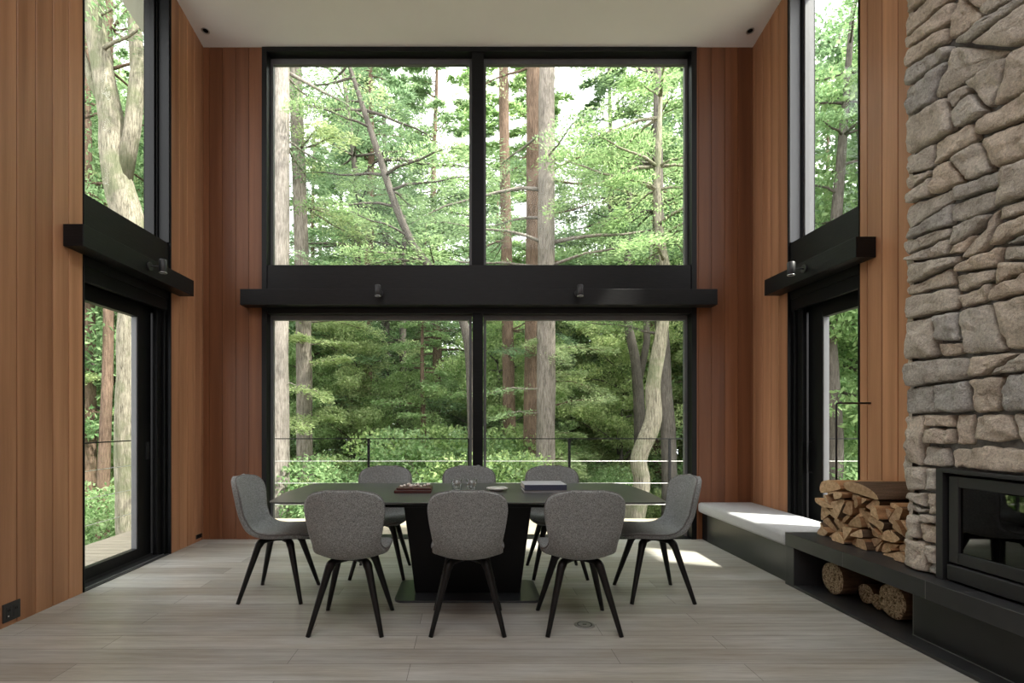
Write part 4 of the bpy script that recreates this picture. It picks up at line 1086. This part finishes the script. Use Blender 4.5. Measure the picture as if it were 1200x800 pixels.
# ---- the individual trees the photo shows close to the house
def feature(name, label, pts, radii, barkm, leafm, brs, n=16, lsize=0.05, wob=0.12, seed=0, extra=None, nl=500):
    """pts world points of the trunk; brs = (z, azimuth deg, length, droop, lift, leaves)"""
    base = Vector(pts[0]); e = empty(name, base); tag(e, label, 'tree')
    # smooth trunk
    P = [Vector(p)-base for p in pts]; Q = []; Rr = []
    for i in range(len(P)-1):
        for k in range(6):
            u = k/6; p0, p1, p2, p3 = P[max(i-1, 0)], P[i], P[i+1], P[min(i+2, len(P)-1)]
            Q.append(0.5*((2*p1)+(-p0+p2)*u+(2*p0-5*p1+4*p2-p3)*u*u+(-p0+3*p1-3*p2+p3)*u**3)); Rr.append(radii[i]+(radii[i+1]-radii[i])*u)
    Q.append(P[-1]); Rr.append(radii[-1])
    MB().tube(Q, Rr, n, wob=wob, seed=seed).build('trunk', barkm, e)
    if extra:
        for ep, er in extra: MB().tube([Vector(p)-base for p in ep], er, 10, wob=wob, seed=seed+3).build('limb', barkm, e)
    out = []; bb = MB()
    for (z, az, L, dr, li, nlv) in brs:
        q = min(Q, key=lambda a: abs(a.z-(z-base.z))); a = math.radians(az)
        pts_ = [(q.x+math.cos(a)*L*t, q.y+math.sin(a)*L*t, q.z+li*L*t-dr*t*t*L+0.03*math.sin(t*11+z)) for t in (0, 0.17, 0.33, 0.5, 0.67, 0.83, 1)]
        bb.tube(pts_, [0.011*L+0.010, 0.009*L+0.008, 0.008*L+.006, 0.006*L+0.005, 0.005*L+.004, 0.005, 0.003], 6)
        if nlv: conifer_branch_leaves(np.array([q.x, q.y, q.z]), a, L, dr, int(nlv*1.7), lsize*0.8, out, li)
    if brs: bb.build('branches', barkm, e)
    if out: link('foliage', cat_leaves('foliage', out, leafm), e)
    return e
def PX(px, Y): return (px-548)/610*Y
r9 = random.Random(33)
def rb(z0, z1, n, L0, L1, nl, az0=0, az1=360):
    return [(r9.uniform(z0, z1), r9.uniform(az0, az1), r9.uniform(L0, L1), r9.uniform(0.05, 0.35), r9.uniform(0.0, 0.25), nl) for _ in range(n)]
Y = 9.8; x = -3.55
feature('conifer_tree', 'thick pale straight trunk at the far left of the back window', [(x-.05, Y, gz(x, Y)-.2), (x, Y, 0), (x, Y, 3), (x+.02, Y, 6), (x+.05, Y, 10), (x, Y, 15)], [.21, .19, .175, .165, .14, .08], M['bark_sun_painted'], M['leaf_fir'],
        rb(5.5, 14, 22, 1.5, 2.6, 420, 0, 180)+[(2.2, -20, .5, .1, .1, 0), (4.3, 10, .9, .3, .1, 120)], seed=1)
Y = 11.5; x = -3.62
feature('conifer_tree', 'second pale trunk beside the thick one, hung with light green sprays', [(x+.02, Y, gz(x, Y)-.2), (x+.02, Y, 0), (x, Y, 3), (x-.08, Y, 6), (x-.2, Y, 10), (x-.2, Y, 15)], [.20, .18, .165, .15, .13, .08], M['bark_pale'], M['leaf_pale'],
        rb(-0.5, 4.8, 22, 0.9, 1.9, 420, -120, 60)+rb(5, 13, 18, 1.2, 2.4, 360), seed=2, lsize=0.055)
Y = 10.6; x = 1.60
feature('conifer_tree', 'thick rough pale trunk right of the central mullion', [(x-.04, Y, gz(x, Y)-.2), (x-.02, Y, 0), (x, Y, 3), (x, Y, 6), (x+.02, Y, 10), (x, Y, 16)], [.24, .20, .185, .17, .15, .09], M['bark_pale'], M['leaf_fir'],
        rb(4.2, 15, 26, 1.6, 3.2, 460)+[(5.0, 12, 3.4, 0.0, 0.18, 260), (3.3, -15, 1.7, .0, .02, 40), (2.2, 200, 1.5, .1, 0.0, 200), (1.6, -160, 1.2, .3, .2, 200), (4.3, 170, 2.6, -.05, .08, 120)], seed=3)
Y = 11.6; x = 1.48
feature('conifer_tree', 'reddish trunk standing close behind the thick rough trunk', [(x, Y, gz(x, Y)-.2), (x-.02, Y, 1), (x, Y, 5), (x, Y, 10), (x, Y, 14)], [.25, .22, .18, .15, .08], M['bark_red'], M['leaf_pale'], rb(0.0, 3.0, 12, 1.0, 2.0, 500, -90, 50)+rb(6, 13, 12, 1.5, 2.6, 300), seed=4)
Y = 13; x = .98
feature('conifer_tree', 'slim brown trunk just right of the central mullion', [(x+.1, Y, gz(x, Y)-.2), (x+.06, Y, 1), (x, Y, 5), (x-.08, Y, 10), (x, Y, 15)], [.17, .155, .14, .12, .07], M['bark_red'], M['leaf_fir'], rb(2.5, 14, 26, 1.2, 2.4, 380), seed=5)
Y = 9.6
feature('broadleaf_tree', 'crooked light grey trunk leaning right at the right of the back window', [(PX(746, Y), Y, gz(3, Y)-.2), (PX(744, Y), Y, -.55), (PX(752, Y), Y, .15), (PX(749, Y), Y, .6), (PX(765, Y), Y, 1.3), (PX(766, Y), Y, 2.0), (PX(776, Y), Y, 3.0), (PX(781, Y), Y, 3.9), (PX(770, Y), Y, 5.2), (PX(775, Y), Y, 7.5)], [.19, .175, .15, .15, .135, .125, .115, .09, .07, .03], M['bark_mossy'], M['leaf_broad'],
        rb(3.2, 7.4, 22, 1.0, 2.4, 420), seed=6, wob=.25)
Y = 11
feature('conifer_tree', 'straight grey trunk behind the crooked one at the right of the back window', [(PX(785, Y), Y, gz(4, Y)-.2), (PX(784, Y), Y, .5), (PX(778, Y), Y, 2.4), (PX(772, Y), Y, 5), (PX(770, Y), Y, 10)], [.17, .16, .14, .12, .06], M['bark_dark'], M['leaf_fir'], rb(3.2, 10, 20, 1.2, 2.4, 420), seed=7)
Y = 12.5
feature('broadleaf_tree', 'dark forked trunk behind the pale sprays at the right', [(PX(748, Y), Y, gz(4, Y)-.2), (PX(750, Y), Y, 1), (PX(745, Y), Y, 2.6), (PX(735, Y), Y, 4), (PX(738, Y), Y, 7)], [.16, .14, .12, .10, .05], M['bark_dark'], M['leaf_dark'], rb(3.5, 7, 12, 1.2, 2.4, 380), seed=8,
        extra=[([(PX(748, Y), Y, 2.2), (PX(758, Y), Y, 3.2), (PX(757, Y), Y, 4.4), (PX(766, Y), Y, 6)], [.09, .08, .06, .03])])
Y = 14
feature('broadleaf_tree', 'dark trunk deep in the left half of the back window', [(PX(416, Y), Y, gz(-3, Y)-.2), (PX(416, Y), Y, 1), (PX(417, Y), Y, 3), (PX(414, Y), Y, 4.4), (PX(420, Y), Y, 7), (PX(400, Y), Y, 11)], [.17, .15, .13, .12, .09, .04], M['bark_dark'], M['leaf_fir'], rb(4.2, 11, 20, 1.6, 3.2, 420), seed=9)
Y = 14.5
feature('broadleaf_tree', 'slender dark trunk near the centre of the left pane', [(PX(473, Y), Y, gz(-2, Y)-.2), (PX(474, Y), Y, 1), (PX(472, Y), Y, 3.5), (PX(474, Y), Y, 7)], [.13, .115, .10, .05], M['bark_dark'], M['leaf_broad'], rb(2.8, 7, 16, 1.6, 2.6, 380), seed=10)
Y = 10.4
feature('broadleaf_tree', 'leaning dark limbed tree crossing the upper left pane', [(PX(555, Y), Y, gz(0, Y)-.2), (PX(553, Y), Y, 1.5), (PX(540, Y), Y, 3.4), (PX(478, Y), Y, 5.0), (PX(440, Y), Y, 6.8), (PX(405, Y), Y, 8.6)], [.10, .095, .085, .075, .065, .03], M['bark_dark'], M['leaf_fir'],
        rb(4.2, 8.4, 16, 1.4, 2.8, 420)+[(6.2, 165, 2.0, 0.0, .15, 60), (7.6, 180, 2.0, 0.0, .1, 60)], seed=11)
# left wall window
Y = 8.2
feature('broadleaf_tree', 'huge mossy sunlit trunk forking outside the left wall window', [(PX(165, Y), Y, gz(-5, Y)-.2), (PX(157, Y), Y, 0), (PX(156, Y), Y, 2.4), (PX(153, Y), Y, 4.2), (PX(137, Y), Y, 5.2), (PX(128, Y), Y, 6.2), (PX(112, Y), Y, 7.6), (PX(105, Y), Y, 9.5), (PX(110, Y), Y, 12)], [.30, .25, .23, .21, .205, .17, .14, .11, .05], M['bark_mossy'], M['leaf_broad'],
        rb(6.5, 12, 18, 1.4, 2.6, 380), seed=12, wob=.25, extra=[([(PX(142, Y), Y, 5.0), (PX(155, Y), Y, 5.9), (PX(162, Y), Y, 6.8), (PX(155, Y), Y, 8), (PX(160, Y), Y, 10)], [.14, .125, .11, .09, .05]), ([(PX(128, Y), Y, 6.1), (PX(108, Y), Y, 6.6), (PX(90, Y), Y, 7.4)], [.08, .06, .03])])
Y = 10
feature('conifer_tree', 'slim brown trunk seen through the left sliding door', [(PX(119, Y), Y, gz(-7, Y)-.2), (PX(122, Y), Y, .5), (PX(127, Y), Y, 3), (PX(128, Y), Y, 8), (PX(128, Y), Y, 12)], [.12, .105, .09, .07, .03], M['bark_red'], M['leaf_fir'], rb(3.6, 11, 16, 1.2, 2.2, 360), seed=13)
Y = 11
feature('conifer_tree', 'reddish trunk at the left edge of the left sliding door', [(PX(101, Y), Y, gz(-8, Y)-.2), (PX(103, Y), Y, 1), (PX(102, Y), Y, 4), (PX(100, Y), Y, 11)], [.18, .16, .14, .05], M['bark_red'], M['leaf_pale'], rb(-0.6, 3.0, 14, .8, 1.7, 400)+rb(4, 10, 14, 1.2, 2.2, 340), seed=14)
# right wall window
Y = 9.6
feature('broadleaf_tree', 'dark trunk outside the right wall door', [(PX(976, Y), Y, gz(7, Y)-.2), (PX(977, Y), Y, 1), (PX(972, Y), Y, 3), (PX(985, Y), Y, 6), (PX(1000, Y), Y, 9)], [.17, .15, .12, .08, .03], M['bark_dark'], M['leaf_broad'], rb(2.0, 8.5, 20, 1.0, 2.2, 420), seed=15)

extra = random.Random(77)
for (x, y, s_, j, lb) in ((8.2, 10.2, 1.0, 0, 'leafy tree with an open crown filling the upper right wall window'), (10.6, 12.6, 1.1, 1, 'tall leafy tree behind the open crowned one at the right wall window'),
                         (-10.2, 13.2, 1.15, 1, 'leafy tree behind the huge mossy trunk at the left wall window'), (-12.2, 16.0, 1.2, 0, 'farther leafy tree behind the mossy trunk, deep at the left'), (-7.6, 11.8, 0.95, 0, 'leafy tree just right of the mossy trunk at the left wall window')):
    place(inst(brd, j), x, y, s_, extra.uniform(0, 6), lb)
